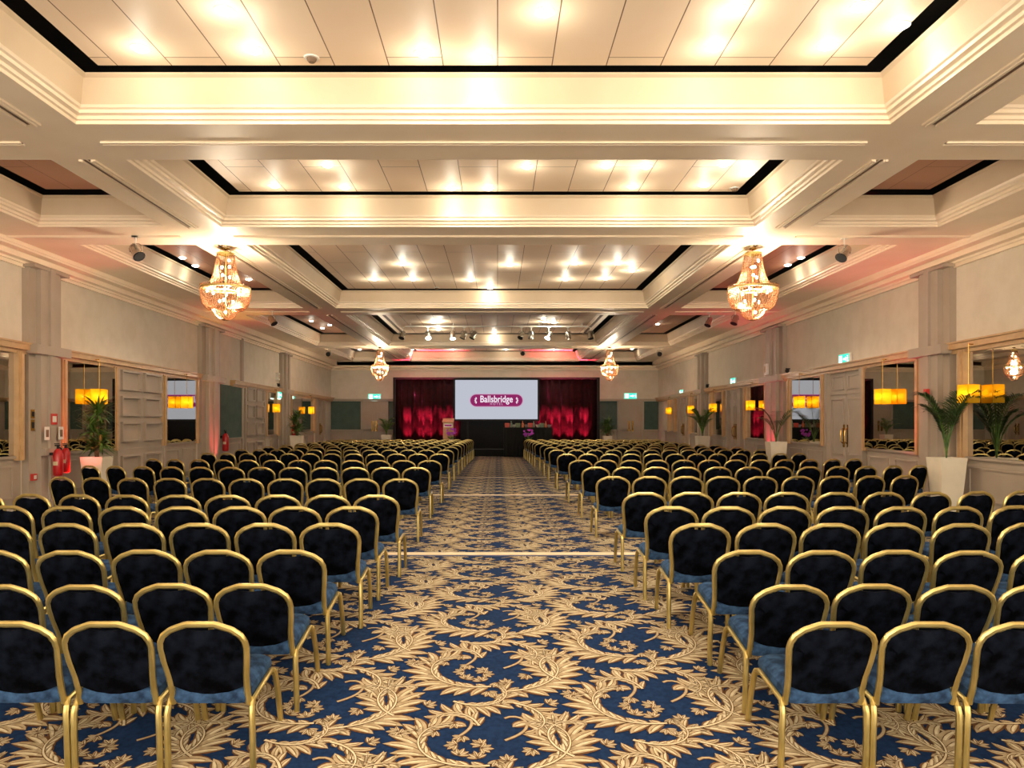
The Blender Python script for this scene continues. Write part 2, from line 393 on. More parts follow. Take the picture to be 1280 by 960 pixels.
PIL = [(13.5, 14.5), (21.4, 22.8), (29.4, 30.4)]
n_trim = 4
for side, sn in ((-1, 'left'), (1, 'right')):
    # baseboard, rail, sill
    b = MB(); slab(b, side, Y0, YB, lambda y: ground(y)-.01, lambda y: ground(y)+.16, 0, .035); slab(b, side, Y0, YB, lambda y: ground(y)+.16, lambda y: ground(y)+.19, 0, .02)
    struct(b.build('baseboard_'+sn, M['joinery']))
    segs = [(Y0, 21.3), (22.8+1.2 if side < 0 else 21.3, YB)]
    b = MB()
    for ya, yb in segs:
        slab(b, side, ya, yb, lambda y: zr(y)-.05, lambda y: zr(y)+.05, 0, .17, 0)
        slab(b, side, ya, yb, lambda y: zr(y)+.05, lambda y: zr(y)+.08, 0, .20, 0)
        slab(b, side, ya, yb, lambda y: zr(y)-.12, lambda y: zr(y)-.05, 0, .10, 0)
    struct(b.build('trim_%d' % n_trim, M['rail'])); n_trim += 1
    # wall cornice: stepped profile
    ct = lambda dz: (lambda y: 4.52-.0075*max(0, y-14)+dz)
    b = MB()
    for d, a, c in ((.05, -.10, -.04), (.09, -.04, 0), (.22, 0, .05), (.20, .05, .10), (.38, .10, .14)):
        slab(b, side, Y0, YB, ct(a), ct(c), 0, d)
    slab(b, side, Y0, YB, ct(.14), lambda y: ZB+.06, 0, .40)
    struct(b.build('trim_%d' % n_trim, M['plaster'])); n_trim += 1
    # pilasters
    for ya, yb in PIL:
        b = MB(); w = yb-ya
        slab(b, side, ya, yb, lambda y: ground(y), ct(-.1), 0, .12)
        slab(b, side, ya+.2*w, yb-.2*w, lambda y: ground(y), ct(-.1), .12, .22)
        slab(b, side, ya+.42*w, yb-.42*w, lambda y: ground(y), ct(-.1), .22, .27)
        slab(b, side, ya-.08, yb+.08, lambda y: ground(y), lambda y: ground(y)+.2, 0, .25)
        slab(b, side, ya-.05, yb+.05, ct(-.16), ct(-.1), 0, .26)
        slab(b, side, ya-.04, yb+.04, lambda y: zr(y)-.1, lambda y: zr(y)+.07, 0, .30)
        struct(b.build('trim_%d' % n_trim, M['joinery'])); n_trim += 1

def dado(side, ya, yb, npan=2, sill=True):
    global n_trim
    b = MB(); slab(b, side, ya, yb, lambda y: ground(y)+.16, zd, 0, .04)
    if sill: slab(b, side, ya, yb, zd, lambda y: zd(y)+.045, 0, .09)
    w = (yb-ya)/npan
    for i in range(npan):
        mould_frame(b, side, ya+i*w+.12*w, ya+(i+1)*w-.12*w, lambda y: ground(y)+.27, lambda y: zd(y)-.13, .03, .04, .065)
    struct(b.build('trim_%d' % n_trim, M['joinery'])); n_trim += 1

def mirror(side, ya, yb, label, post=.16, tilt=0.0, top=.12, lamp=True, lab2='', frac=.5, lampz=None):
    X = XL if side < 0 else XR; yc = (ya+yb)/2
    t = thing('wall_mirror', label, 'mirror', (X, yc, 0), group='mirrors on the %s wall' % ('left' if side < 0 else 'right'))
    b = MB(); s = -side
    a, c = ya-yc, yb-yc
    dx = math.tan(tilt)*(c-a)/2*side
    base = .045+abs(dx)
    z0, z1 = lambda y: zd(y+yc)+.05, lambda y: zr(y+yc)-top
    b.poly([(s*(base)-dx, a, z0(a)), (s*(base)+dx, c, z0(c)), (s*(base)+dx, c, z1(c)), (s*(base)-dx, a, z1(a)),
            (s*.005, a, z0(a)), (s*.005, c, z0(c)), (s*.005, c, z1(c)), (s*.005, a, z1(a))],
           [(0,1,2,3),(4,7,6,5),(0,4,5,1),(1,5,6,2),(2,6,7,3),(3,7,4,0)])
    b.build('mirror_glass', M['mirror'], t)
    for (p, q) in ((a-post, a), (c, c+post)):
        f = MB()
        f.hexa([(0,p,z0(a)-.05),(s*.13,p,z0(a)-.05),(s*.13,q,z0(a)-.05),(0,q,z0(a)-.05),(0,p,z1(a)+.02),(s*.13,p,z1(a)+.02),(s*.13,q,z1(a)+.02),(0,q,z1(a)+.02)])
        m_ = (p+q)/2
        f.box(s*.13, s*.16, m_-post*.25, m_+post*.25, z0(a)-.05, z1(a)+.0)
        f.build('frame_post', M['rail'], t)
    if lamp:
        yl = ya+(yb-ya)*frac; zl = lampz or 2.13
        L = thing('pendant_lamp', lab2, 'lamp', (X-side*.25, yl, zl), group='amber box lamps in front of the mirrors')
        w, h = .15, .155
        b = MB()
        for (x0, x1, y0_, y1_) in ((-.1, .1, -w, -w+.004), (-.1, .1, w-.004, w), (-.1, -.096, -w+.004, w-.004), (.096, .1, -w+.004, w-.004)):
            b.box(x0, x1, y0_, y1_, -h, h)
        b.build('lamp_shade', M['shade'], L)
        b = MB(); b.tube([(0,0,h), (0,0,zr(yl)+.0-zl)], .006, 5); b.tube([(0,0,zr(yl)-zl-.02), (side*.20,0,zr(yl)-zl-.02)], .012, 5)
        b.build('cord', M['brass'], L)
        for dy in (-.07, .07):
            b = MB(); b.ball((0, dy, 0), .028); b.build('bulb', M['bulb'], L)
        plight(L, (0, 0, 0), .6, (1, .86, .55), .04)
    return t

def door(side, ya, yb, idx, top=.12, double=True):
    X = XL if side < 0 else XR
    b = MB(); slab(b, side, ya, yb, lambda y: ground(y), lambda y: zr(y)-top, 0, .03)
    slab(b, side, ya-.14, ya, lambda y: ground(y), lambda y: zr(y)-.1, 0, .13); slab(b, side, yb, yb+.14, lambda y: ground(y), lambda y: zr(y)-.1, 0, .13)
    h = 2.28
    slab(b, side, ya, yb, h-.02, h+.02, .03, .05)
    mid = (ya+yb)/2
    slab(b, side, mid-.01, mid+.01, 0.02, lambda y: zr(y)-top, .03, .04)
    for p, q in ((ya, mid), (mid, yb)):
        w = q-p
        mould_frame(b, side, p+.14*w, q-.14*w, .22, .72, .028, .03, .05); mould_frame(b, side, p+.14*w, q-.14*w, .84, h-.12, .028, .03, .05)
        mould_frame(b, side, p+.14*w, q-.14*w, h+.09, lambda y: zr(y)-top-.08, .028, .03, .05)
    o = struct(b.build('door_%d' % idx, M['joinery']))
    s = -side
    for dy in (-.10, .10):
        b = MB(); y = mid+dy
        b.box(X+s*.03, X+s*.05, y-.035, y+.035, 1.02, 1.55)
        b.tube([(X+s*.05,y,1.1),(X+s*.11,y,1.15),(X+s*.12,y,1.3),(X+s*.11,y,1.42),(X+s*.05,y,1.47)], .014, 6)
        b.build('door_handle', M['brass'], o)
    return o

def partition(side, ya, yb, label):
    """folding timber partition of moulded square panels"""
    X = XL if side < 0 else XR; yc = (ya+yb)/2
    b = MB(); slab(b, side, ya, yb, lambda y: .19, lambda y: zr(y)-.12, 0, .07)
    slab(b, side, ya-.1, ya, lambda y: .19, lambda y: zr(y)-.12, 0, .13); slab(b, side, yb, yb+.1, lambda y: .19, lambda y: zr(y)-.12, 0, .13)
    slab(b, side, ya, yb, lambda y: zd(y)-.06, lambda y: zd(y)-.0, .07, .09)
    mid = (ya+yb)/2
    for p, q in ((ya, mid), (mid, yb)):
        w = q-p
        for i in range(3):
            z0, z1 = 1.02+i*.58+.04, 1.02+(i+1)*.58-.03
            mould_frame(b, side, p+.1*w, q-.1*w, z0+.1, z1+.04, .045, .07, .135)
        mould_frame(b, side, p+.1*w, q-.1*w, .30, lambda y: zd(y)-.14, .045, .07, .135)
    o = b.build('panelled_partition', M['joinery']); o.location = (0, 0, 0)
    tag(o, label, 'partition'); return o

def tealpanel(side, ya, yb, label):
    b = MB(); slab(b, side, ya, yb, lambda y: zd(y)+.05, lambda y: zr(y)-.1, .002, .05)
    t = b.build('fabric_panel', M['teal']); tag(t, label, 'wall panel')
    return t

L_ = lambda x: px2y(-1, x); R_ = lambda x: px2y(1, x)
# left wall
mirror(-1, 9.2, L_(14), 'large left wall mirror cut by the left picture edge, before the extinguishers', lamp=False)
dado(-1, Y0, 13.4, 8)
mirror(-1, L_(74)+.05, L_(136), 'left wall mirror behind the bushy plant in the white planter', lab2='amber box lamp on the left wall above the bushy potted plant', frac=.52, tilt=-.05)
dado(-1, L_(71), L_(141), 2)
partition(-1, L_(143), L_(199), 'wide beige six-panel partition between two left wall mirrors')
mirror(-1, L_(202), L_(240), 'left wall mirror reflecting the lit screen, beyond the wide six-panel partition', lab2='amber box lamp on left wall, in front of the screen reflection', tilt=-.04)
dado(-1, L_(201), L_(243), 2)
tealpanel(-1, L_(271), L_(300), 'dark teal fabric panel on the left wall beside the single fire extinguisher')
dado(-1, L_(268), L_(301), 1)
b = MB(); slab(b, -1, L_(300), L_(302), 0, 4.4, 0, .08); struct(b.build('trim_%d' % n_trim, M['joinery'])); n_trim += 1
partition(-1, L_(304), L_(327), 'narrow beige six-panel partition past the teal left wall panel')
mirror(-1, L_(330), L_(344), 'narrow left wall mirror below the green exit sign', lab2='amber box lamp on narrow left wall mirror below exit sign')
dado(-1, L_(328), L_(347), 2)
mirror(-1, L_(361), L_(390), 'farthest left wall mirror, behind a small plant in a white planter', lab2='amber box lamp at the farthest left wall mirror', frac=.7)
dado(-1, L_(359), L_(391), 3)
door(-1, L_(395), L_(403), 1)
# right wall
mirror(1, 9.0, R_(1213), 'large right wall mirror cut by the right picture edge', lab2='largest amber box lamp, at the right picture edge', frac=.915, lampz=2.08)
dado(1, Y0, R_(1205), 8)
mirror(1, R_(1152), R_(1089), 'right wall mirror between the tall palm and the near double door', lab2='amber box lamp on right wall between tall palm and near door', frac=.5, tilt=-.05)
dado(1, R_(1154), R_(1086), 2)
door(1, R_(1081), R_(1040), 2)
mirror(1, R_(1032), R_(992), 'right wall mirror reflecting the lit screen, beyond the near double door', lab2='amber box lamp on right wall in front of the screen reflection', tilt=-.023)
dado(1, R_(1034), R_(986), 2)
mirror(1, R_(961), R_(936), 'right wall mirror reflecting the red drapes, behind the red-lit planter', lab2='amber box lamp on right wall in front of red drape reflection')
dado(1, R_(962), R_(932), 2)
door(1, R_(928), R_(913), 3)
mirror(1, R_(907), R_(893), 'narrow right wall mirror just beyond the middle double door', lab2='amber box lamp just beyond the right wall middle door')
dado(1, R_(910), R_(889), 1)
mirror(1, R_(876), R_(866), 'narrow right wall mirror behind the far potted palm', lab2='amber box lamp behind the far potted palm on the right')
dado(1, R_(877), R_(863), 1)
door(1, R_(860), R_(851), 4)
mirror(1, R_(846), R_(839), 'last narrow mirror of the right wall, next to the back corner', lab2='smallest amber box lamp, next to the back right corner')
dado(1, R_(848), R_(832), 1)

# back wall
def bx(x): return (x-VX)*YB/F
b = MB()
b.box(XL, XR, YB-.15, YB, 2.69, 2.79); b.box(XL, XR, YB-.04, YB, 0, 1.17); b.box(XL, XR, YB-.09, YB, 1.17, 1.22)
for i in range(14):
    x0 = XL+i*1.19
    for (a, c, e, g) in ((x0+.1, x0+1.05, .3, .33), (x0+.1, x0+1.05, 1.03, 1.06)): b.box(a, c, YB-.065, YB-.04, e, g)
    for xx in (x0+.1, x0+1.02): b.box(xx, xx+.03, YB-.065, YB-.04, .33, 1.03)
struct(b.build('trim_%d' % n_trim, M['joinery'])); n_trim += 1
b = MB(); b.box(XL, XR, YB-.03, YB, 0, .18); struct(b.build('baseboard_back', M['joinery']))
b = MB()
for d, a, c in ((.06, 4.24, 4.30), (.12, 4.30, 4.36), (.3, 4.36, 4.42), (.4, 4.42, 4.66)): b.box(XL, XR, YB-d, YB, a, c)
struct(b.build('trim_%d' % n_trim, M['plaster'])); n_trim += 1
for nm, x0, x1, lab in (('fabric_panel', 407, 451, 'wide dark teal fabric panel on the back wall, left of the left door'), ('fabric_panel', 485, 500, 'narrow teal fabric panel on the back wall behind the left palm'),
                    ('fabric_panel', 745, 771, 'teal fabric panel on the back wall behind the right palm'), ('fabric_panel', 804, 829, 'teal fabric panel in the right corner of the back wall')):
    b = MB(); b.box(max(bx(x0), XL+.02), min(bx(x1), XR-.02), YB-.05, YB-.002, 1.24, 2.67); tag(b.build(nm, M['teal']), lab, 'wall panel')
for idx, x0, x1 in ((5, 454, 483), (6, 774, 802)):
    b = MB(); X0, X1 = bx(x0), bx(x1); xm = (X0+X1)/2
    b.box(X0, X1, YB-.09, YB, 0, 2.68); b.box(X0-.1, X0, YB-.14, YB, 0, 2.70); b.box(X1, X1+.1, YB-.14, YB, 0, 2.70)
    b.box(X0, X1, YB-.115, YB-.09, 2.16, 2.21); b.box(xm-.01, xm+.01, YB-.1, YB-.09, 0, 2.16)
    for p, q in ((X0, xm), (xm, X1)):
        for e, g in ((.2, .85), (1.0, 2.05), (2.28, 2.6)):
            b.box(p+.1, q-.1, YB-.11, YB-.09, e, e+.03); b.box(p+.1, q-.1, YB-.11, YB-.09, g-.03, g)
            b.box(p+.1, p+.13, YB-.11, YB-.09, e, g); b.box(q-.13, q-.1, YB-.11, YB-.09, e, g)
    o = struct(b.build('door_%d' % idx, M['joinery']))
    for dx in (-.09, .09):
        b = MB(); b.box(xm+dx-.04, xm+dx+.04, YB-.12, YB-.09, 1.15, 1.68); b.tube([(xm+dx,YB-.12,1.25),(xm+dx,YB-.17,1.3),(xm+dx,YB-.17,1.5),(xm+dx,YB-.12,1.56)], .015, 6)
        b.build('door_handle', M['brass'], o)

# ------------------------------------------------------------------ ceiling: slab, soffits, coffers
b = MB(); b.box(XL-.2, XR+.2, Y0, YB+.2, TOP, TOP+.1); struct(b.build('ceiling', M['void']))
BE = [(-1.9, -1.0), (7.8, 8.85), (11.9, 13.1), (20.35, 21.65), (30.35, 31.45), (37.7, 38.5)]
LB = [(-5.2, -4.33), (4.03, 4.9)]
SX = [XL, -7.2, -5.2, -4.33, 4.03, 4.9, 6.9, XR]
for i, (a, c) in enumerate(BE):
    b = MB(); b.box(XL, XR, a, c, ZB, ZB+.06)
    m_ = (a+c)/2
    for (x0, x1) in ((XL+.4, -5.2), (-4.33, 4.03), (4.9, XR-.4)):
        b.box(x0, x1, m_-.05, m_-.02, ZB-.02, ZB, 0); b.box(x0, x1, m_-.02, m_+.01, ZB-.004, ZB, 1); b.box(x0, x1, m_+.01, m_+.04, ZB-.02, ZB, 0)
    if i == 5: b.box(XL, XR, c-.4, c, ZB-.2, ZB)
    struct(b.build('trim_%d' % n_trim, [M['plaster'], M['groove']])); n_trim += 1
def fascia(b, x0, x1, y0, y1):
    prof = [(0, .0), (0, .035), (.03, .04), (.03, .075), (.075, .085), (.075, .12), (.10, .13), (.115, .155), (.17, .40), (.20, .42), (.20, .44), (-.0, .44)]
    rings = []
    for d, z in prof:
        d += .004
        rings.append([(x0+d, y0+d, ZB+z), (x1-d, y0+d, ZB+z), (x1-d, y1-d, ZB+z), (x0+d, y1-d, ZB+z)])
    o = len(b.v)
    for r in rings: b.v += r
    for i in range(len(rings)-1):
        for k in range(4): b.f.append((o+i*4+k, o+(i+1)*4+k, o+(i+1)*4+(k+1) % 4, o+i*4+(k+1) % 4)); b.m.append(2 if i >= 7 else 0)
for j in range(5):
    y0, y1 = BE[j][1], BE[j+1][0]
    b = MB()
    for (x0, x1) in ((XL, -7.2), (-5.2, -4.33), (4.03, 4.9), (6.9, XR)): b.box(x0, x1, y0, y1, ZB, ZB+.06)
    for xm in (-4.77, 4.465):
        b.box(xm-.11, xm-.075, y0, y1, ZB-.02, ZB, 0); b.box(xm-.06, xm-.03, y0, y1, ZB-.004, ZB, 1); b.box(xm+.0, xm+.03, y0, y1, ZB-.004, ZB, 1); b.box(xm+.05, xm+.085, y0, y1, ZB-.02, ZB, 0)
        b.box(xm-.075, xm-.06, y0, y1, ZB-.03, ZB, 0); b.box(xm+.03, xm+.045, y0, y1, ZB-.03, ZB, 0)
    for (x0, x1) in ((-7.2, -5.2), (-4.33, 4.03), (4.9, 6.9)):
        fascia(b, x0, x1, y0, y1)
    struct(b.build('trim_%d' % n_trim, [M['plaster'], M['groove'], M['cove_dimmed']])); n_trim += 1
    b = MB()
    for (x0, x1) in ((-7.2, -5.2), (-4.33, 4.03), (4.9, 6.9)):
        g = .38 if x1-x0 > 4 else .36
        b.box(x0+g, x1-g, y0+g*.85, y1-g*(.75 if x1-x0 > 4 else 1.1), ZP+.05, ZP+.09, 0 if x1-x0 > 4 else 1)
    struct(b.build('trim_%d' % n_trim, [M['panel'], M['sidepanel_shaded']])); n_trim += 1
PZ = ZP+.05

# downlights
dl = thing('downlight', 'lit recessed ceiling downlight', 'ceiling light', (0,0,0))
b = MB(); b.lathe([(.05,-.004),(.088,-.006),(.09,0)], 20, cap=False); b.build('ring', M['whiteplastic'], dl)
b = MB(); b.lathe([(.001,-.03),(.05,-.024),(.072,-.006),(.072,.0)], 20, cap=False); b.build('lamp_lens', M['lens'], dl)
plight(dl, (0,0,-.035), DOWN_W, LAMP_COL, .06, spot=math.radians(132), blend=1.0)
plight(dl, (0,0,-.24), 3.4, (1, .93, .76), .05)  # added point light hung in mid-air to brighten the surrounding ceiling panel
PH = (PZ-CH)
def spot_px(x, y, lo, hi):
    D = PH*F/(VY-y); X = (x-VX)*D/F
    return (X, min(max(D, lo), hi), PZ)
groups = [
 ('nearest coffer', 'nearest centre coffer', (0, 7.35), [(175,60),(281,13),(317,62),(529,66),(605,101),(681,15),(893,59),(922,12),(1034,57),(1076,8),(1125,32)]),
 ('second', 'second centre coffer', (9.2, 11.45), [(343,232),(409,206),(431,234),(564,236),(611,255),(659,208),(758,207),(808,208),(791,233),(880,231),(905,205),(935,217)]),
 ('third', 'third centre coffer', (13.5, 19.95), [(468,349),(503,330),(516,349),(588,350),(613,367),(637,331),(718,329),(707,349),(772,329),(757,348),(790,338)]),
 ('fourth', 'fourth coffer above the stage lights', (22, 30), [(542,403),(550,401),(548,412),(618,417),(680,402),(692,403)]),
 ('fifth', 'fifth coffer above the screen', (32, 36.8), [(568,440),(632,441),(690,440),(520,441)]),
 ('left', 'left side coffers', (13.5, 36.8), [(228,322),(226,332),(318,340),(311,349),(389,401),(403,410),(412,406),(450,437)]),
 ('right', 'right side coffers', (13.5, 36.8), [(914,338),(1001,322),(1004,331),(822,405),(790,436)]),
]
first = True
for key, nm, (lo, hi), pts in groups:
    order = sorted(range(len(pts)), key=lambda i: pts[i][0])
    for rank, i in enumerate(order):
        p = spot_px(*pts[i], lo, hi)
        if key == 'left': p = (max(-6.8, min(-5.6, p[0])), p[1], p[2])
        if key == 'right': p = (max(5.3, min(6.5, p[0])), p[1], p[2])
        lab = 'lit round downlight, %s from the left in the %s' % (ORD[rank+1], nm)
        if key in ('third', 'fourth', 'fifth') and not first: pass
        if first: o = dl; o['label'] = lab; o.location = p; first = False
        else: o = dup(dl, lab, None, p)
        o['group'] = 'downlights in the %s' % nm
        if key in ('left', 'right'):
            for c in o.children:
                if c.type == 'LIGHT':
                    c.data = c.data.copy(); c.data.energy *= .6
        if key in ('third', 'fourth', 'fifth'):
            for c in o.children:
                if c.type == 'LIGHT' and c.data.type == 'POINT': c.data = c.data.copy(); c.data.energy *= 1.9 if key == 'third' else 2.4
# downlights further back in the same ceiling, over the camera
for X, Y, wh in ((-3, 1, 'centre coffer, rear left'), (0, 1.5, 'centre coffer, rear middle'), (3, 1, 'centre coffer, rear right'), (-3.2, 4.2, 'centre coffer, left, overhead'), (-.3, 4.6, 'centre coffer, middle, overhead'), (3.0, 4.3, 'centre coffer, right, overhead'), (-6.2, 3, 'left side coffer overhead'), (5.9, 3, 'right side coffer overhead')):
    o = dup(dl, 'lit round downlight above the viewpoint in the '+wh, 'downlights above the viewpoint', (X, Y, PZ))

for x, y, lo, hi, lab in ((407,106,0,7.35,'small smoke detector at the far edge of the nearest coffer'),(897,256,9,11.45,'small smoke detector at the right far edge of the second coffer'),(549,366,14,19.9,'small smoke detector at the far edge of the third coffer'),(363,363,14,19.9,'small smoke detector on the left side coffer panel'),(970,349,14,19.9,'small smoke detector on the right side coffer panel')):
    p = spot_px(x, y, lo, hi); t = thing('smoke_detector', lab, 'smoke detector', p)
    b = MB(); b.lathe([(.001,-.012),(.07,-.012),(.075,0)], 16, cap=False); b.build('base', M['whiteplastic'], t)
    b = MB(); b.lathe([(.001,-.05),(.03,-.048),(.045,-.03),(.05,-.012)], 16, cap=False); b.build('sensor_head', M['groove'], t)
# chandeliers
def chandelier(label):
    t = thing('chandelier', label, 'chandelier', group='crystal chandeliers')
    # local origin = ceiling hook; 1.0 = overall height of the crystal body, starts at z=-.1
    b = MB(); b.lathe([(.02,0),(.075,-.01),(.07,-.03),(.02,-.045)], 14); b.build('ceiling_rose', M['brass'], t)
    b = MB()
    b.tube([(0,0,-.04),(0,0,-.11)], .008, 6)
    b.tube([(.0,0,-.03),(.07,0,-.03),(.10,0,-.06),(.06,0,-.11)], .004, 5); b.tube([(0,0,-.03),(-.07,0,-.03),(-.10,0,-.06),(-.06,0,-.11)], .004, 5)
    b.build('chain', M['brass'], t)
    b = MB(); b.lathe([(.135,-.10),(.15,-.10),(.15,-.13),(.135,-.13)], 28, cap=False); b.lathe([(.001,-.098),(.148,-.10)], 28, cap=False); b.build('crown_ring_and_light_cap', M['gold'], t)  # ring plus a closing disc added to shield the soffit from lamp light
    b = MB(); b.lathe([(.41,-.70),(.425,-.70),(.425,-.735),(.41,-.735)], 36, cap=False); b.build('basket_ring', M['gold'], t)
    b = MB(); b.tube([(0,0,-.1),(0,0,-1.28)], .012, 6)
    for k in range(6):
        a = k*PI/3; b.tube([(0,0,-.72),(.2*math.cos(a),.2*math.sin(a),-.76),(.42*math.cos(a),.42*math.sin(a),-.72)], .006, 5)
    b.build('frame', M['gold'], t)
    def bead(b, p, r):
        x, y, z = p
        b.poly([(x+r,y,z),(x,y+r,z),(x-r,y,z),(x,y-r,z),(x,y,z+r*1.15),(x,y,z-r*1.15)], [(0,1,4),(1,2,4),(2,3,4),(3,0,4),(1,0,5),(2,1,5),(3,2,5),(0,3,5)])
    b = MB(); n = 44
    for k in range(n):
        a = 2*PI*k/n
        for i in range(30):
            u = i/29; r = .142+.09*u+.13*u**4*.6; z = -.12-u*.575
            bead(b, (r*math.cos(a), r*math.sin(a), z), .0085+.002*u)
    o = b.build('upper_bead_strands', M['crystal'], t); o['kind'] = 'stuff'
    b = MB(); n = 60
    for k in range(n):
        a = 2*PI*k/n
        for i in range(9):   # flat shoulder from neck to basket ring
            u = i/8; r = .27+.15*u; z = -.675-.03*math.sin(u*PI); bead(b, (r*math.cos(a), r*math.sin(a), z), .010)
        for i in range(22):
            u = i/21; r = .42*math.cos(u*PI/2*.74)**.62; z = -.735-.36*math.sin(u*PI/2); bead(b, (r*math.cos(a), r*math.sin(a), z), .0115)
    o = b.build('basket_bead_strands', M['crystal'], t); o['kind'] = 'stuff'
    b = MB(); n = 30
    for k in range(n):
        a = 2*PI*k/n
        for i in range(12):
            u = i/11; r = .20*math.cos(u*PI/2)+.004; z = -1.08-.19*math.sin(u*PI/2); bead(b, (r*math.cos(a), r*math.sin(a), z), .011)
    o = b.build('bottom_bead_bowl', M['crystal'], t); o['kind'] = 'stuff'
    bulbs = [(.08,-.05,-.24),(-.04,-.07,-.36),(.05,.05,-.33),(-.02,-.09,-.5),(.07,.0,-.52)]
    for k in range(8): a = k*PI/4+.3; bulbs.append((.30*math.cos(a), .30*math.sin(a), -.77))
    bulbs += [(0,-.1,-.93),(.12,.05,-.95),(-.12,.05,-.93),(.02,-.06,-1.14)]
    for p in bulbs:
        b = MB(); b.ball(p, .022, 0, 8, 1.3); b.build('bulb', M['bulb'], t)
    plight(t, (0,0,-.62), CHAND_W*.25, (1,.80,.58), .10); plight(t, (0,0,-.92), CHAND_W*.75, (1,.80,.58), .12)
    return t
ch = chandelier('large lit crystal chandelier hanging on the left, nearest the viewpoint')
ch.location = (*at(282, 0, 13.3)[:2], ZB)
c2 = dup(ch, 'large lit crystal chandelier hanging on the right, nearest the viewpoint', None, (at(941, 0, 13.3)[0], 13.3, ZB))
c3 = dup(ch, 'small distant lit crystal chandelier left of the stage', None, (at(475, 0, 30.9)[0], 30.9, ZB)); c3.scale = (.84, .84, 1.08)
c4 = dup(ch, 'small distant lit crystal chandelier right of the stage', None, (at(762, 0, 30.9)[0], 30.9, ZB)); c4.scale = (.84, .84, 1.08)

# ceiling spotlights (theatre heads)
def spot_head(label, p, aim, lit=False, s=1.0, group=None):
    t = thing('spotlight', label, 'spotlight', p, group=group); t.scale = (s, s, s)
    b = MB(); b.box(-.05,.05,-.05,.05,-.02,0); b.tube([(0,0,-.02),(0,0,-.12)], .012, 6); b.build('mount', M['whiteplastic'], t)
    b = MB(); b.tube([(-.10,0,-.26),(-.10,0,-.16),(-.05,0,-.12),(.05,0,-.12),(.10,0,-.16),(.10,0,-.26)], .009, 6); b.build('yoke', M['chrome'], t)
    a = Vector(aim).normalized(); c = Vector((0,0,-.25))
    b = MB(); b.tube([c-a*.13, c-a*.10, c+a*.05, c+a*.13], [.055,.075,.08,.10], 14, cap=True); b.build('lamp_housing', M['chrome'], t, smooth=True)
    b = MB(); b.tube([c+a*.131, c+a*.137], .085, 14); b.build('lens', M['lens'] if lit else M['black'], t)
    return t
spot_head('theatre spotlight on the left side ceiling, nearest left chandelier', (-5.95, 12.5, ZB), (.5,-.3,-.6))
spot_head('theatre spotlight on the right side ceiling, nearest right chandelier', (5.75, 12.6, ZB), (-.5,-.3,-.6))
spot_head('dim spotlight on the left side soffit beyond the near chandelier', (-6.2, 20.9, ZB), (.4,-.2,-.6))
spot_head('spotlight on right side soffit, farther of two beside each other', (5.9, 21.2, ZB), (-.3,-.2,-.7))
spot_head('spotlight on right side soffit, nearer of two beside each other', (6.5, 20.8, ZB), (-.3,-.2,-.7))
spot_head('far spotlight at the left back corner of the ceiling', (-6.9, 31.0, ZB), (.1,-.9,-.3))
spot_head('far spotlight at the right back corner of the ceiling', (6.6, 31.0, ZB), (-.1,-.9,-.3))
spot_head('single spotlight on the pipe just above the screen', (1.1, 33.5, ZB+.25), (0,-.9,-.3))
xs = [(503, 1), (535, 1), (566, 1), (580, 0), (592, 0), (652, 0), (664, 0), (686, 1), (710, 1), (738, 0)]
for i, (x, lit) in enumerate(xs):
    p = at(x, 414, 27.0)
    spot_head('%s stage spotlight, %s from the left of the overhead row' % ('lit' if lit and i in (1, 2, 7) else 'chrome', ORD[i+1]), (p[0], 27.0, 4.98), (random.uniform(-.4,.4), random.uniform(-.5,.3), -.7), i in (1, 2, 7), 1.1, 'stage spotlights on the overhead track')
for (x0, x1, y, z, lab) in ((-3.3, 3.2, 27.0, 4.99, 'long white lighting track carrying the stage spotlights'), (-3.2, 3.0, 33.5, 4.91, 'lighting pipe spanning the ceiling coffer just above the screen')):
    t = thing('lighting_track', lab, 'lighting track', ((x0+x1)/2, y, z)); h = (x1-x0)/2
    b = MB(); b.box(-h, h, -.025, .025, 0, .04); b.build('rail', M['whiteplastic'], t)
    b = MB()
    for k in range(5): xx = -h+.2+k*(2*h-.4)/4; b.tube([(xx,0,.04),(xx,0,PZ-z)], .012, 6)
    b.build('hanger', M['whiteplastic'], t)
for x0, lab in ((-3.6, 'left'), (3.3, 'right')):
    t = thing('lighting_track', '%s side lighting track in the fourth ceiling coffer' % lab, 'lighting track', (x0, 26, 4.97))
    b = MB(); b.box(-.03, .03, -3.2, 3.2, 0, .05); b.build('rail', M['groove'], t)
    b = MB(); b.tube([(0,-2.8,.05),(0,-2.8,.16)], .012, 6); b.tube([(0,2.8,.05),(0,2.8,.16)], .012, 6); b.build('hanger', M['whiteplastic'], t)

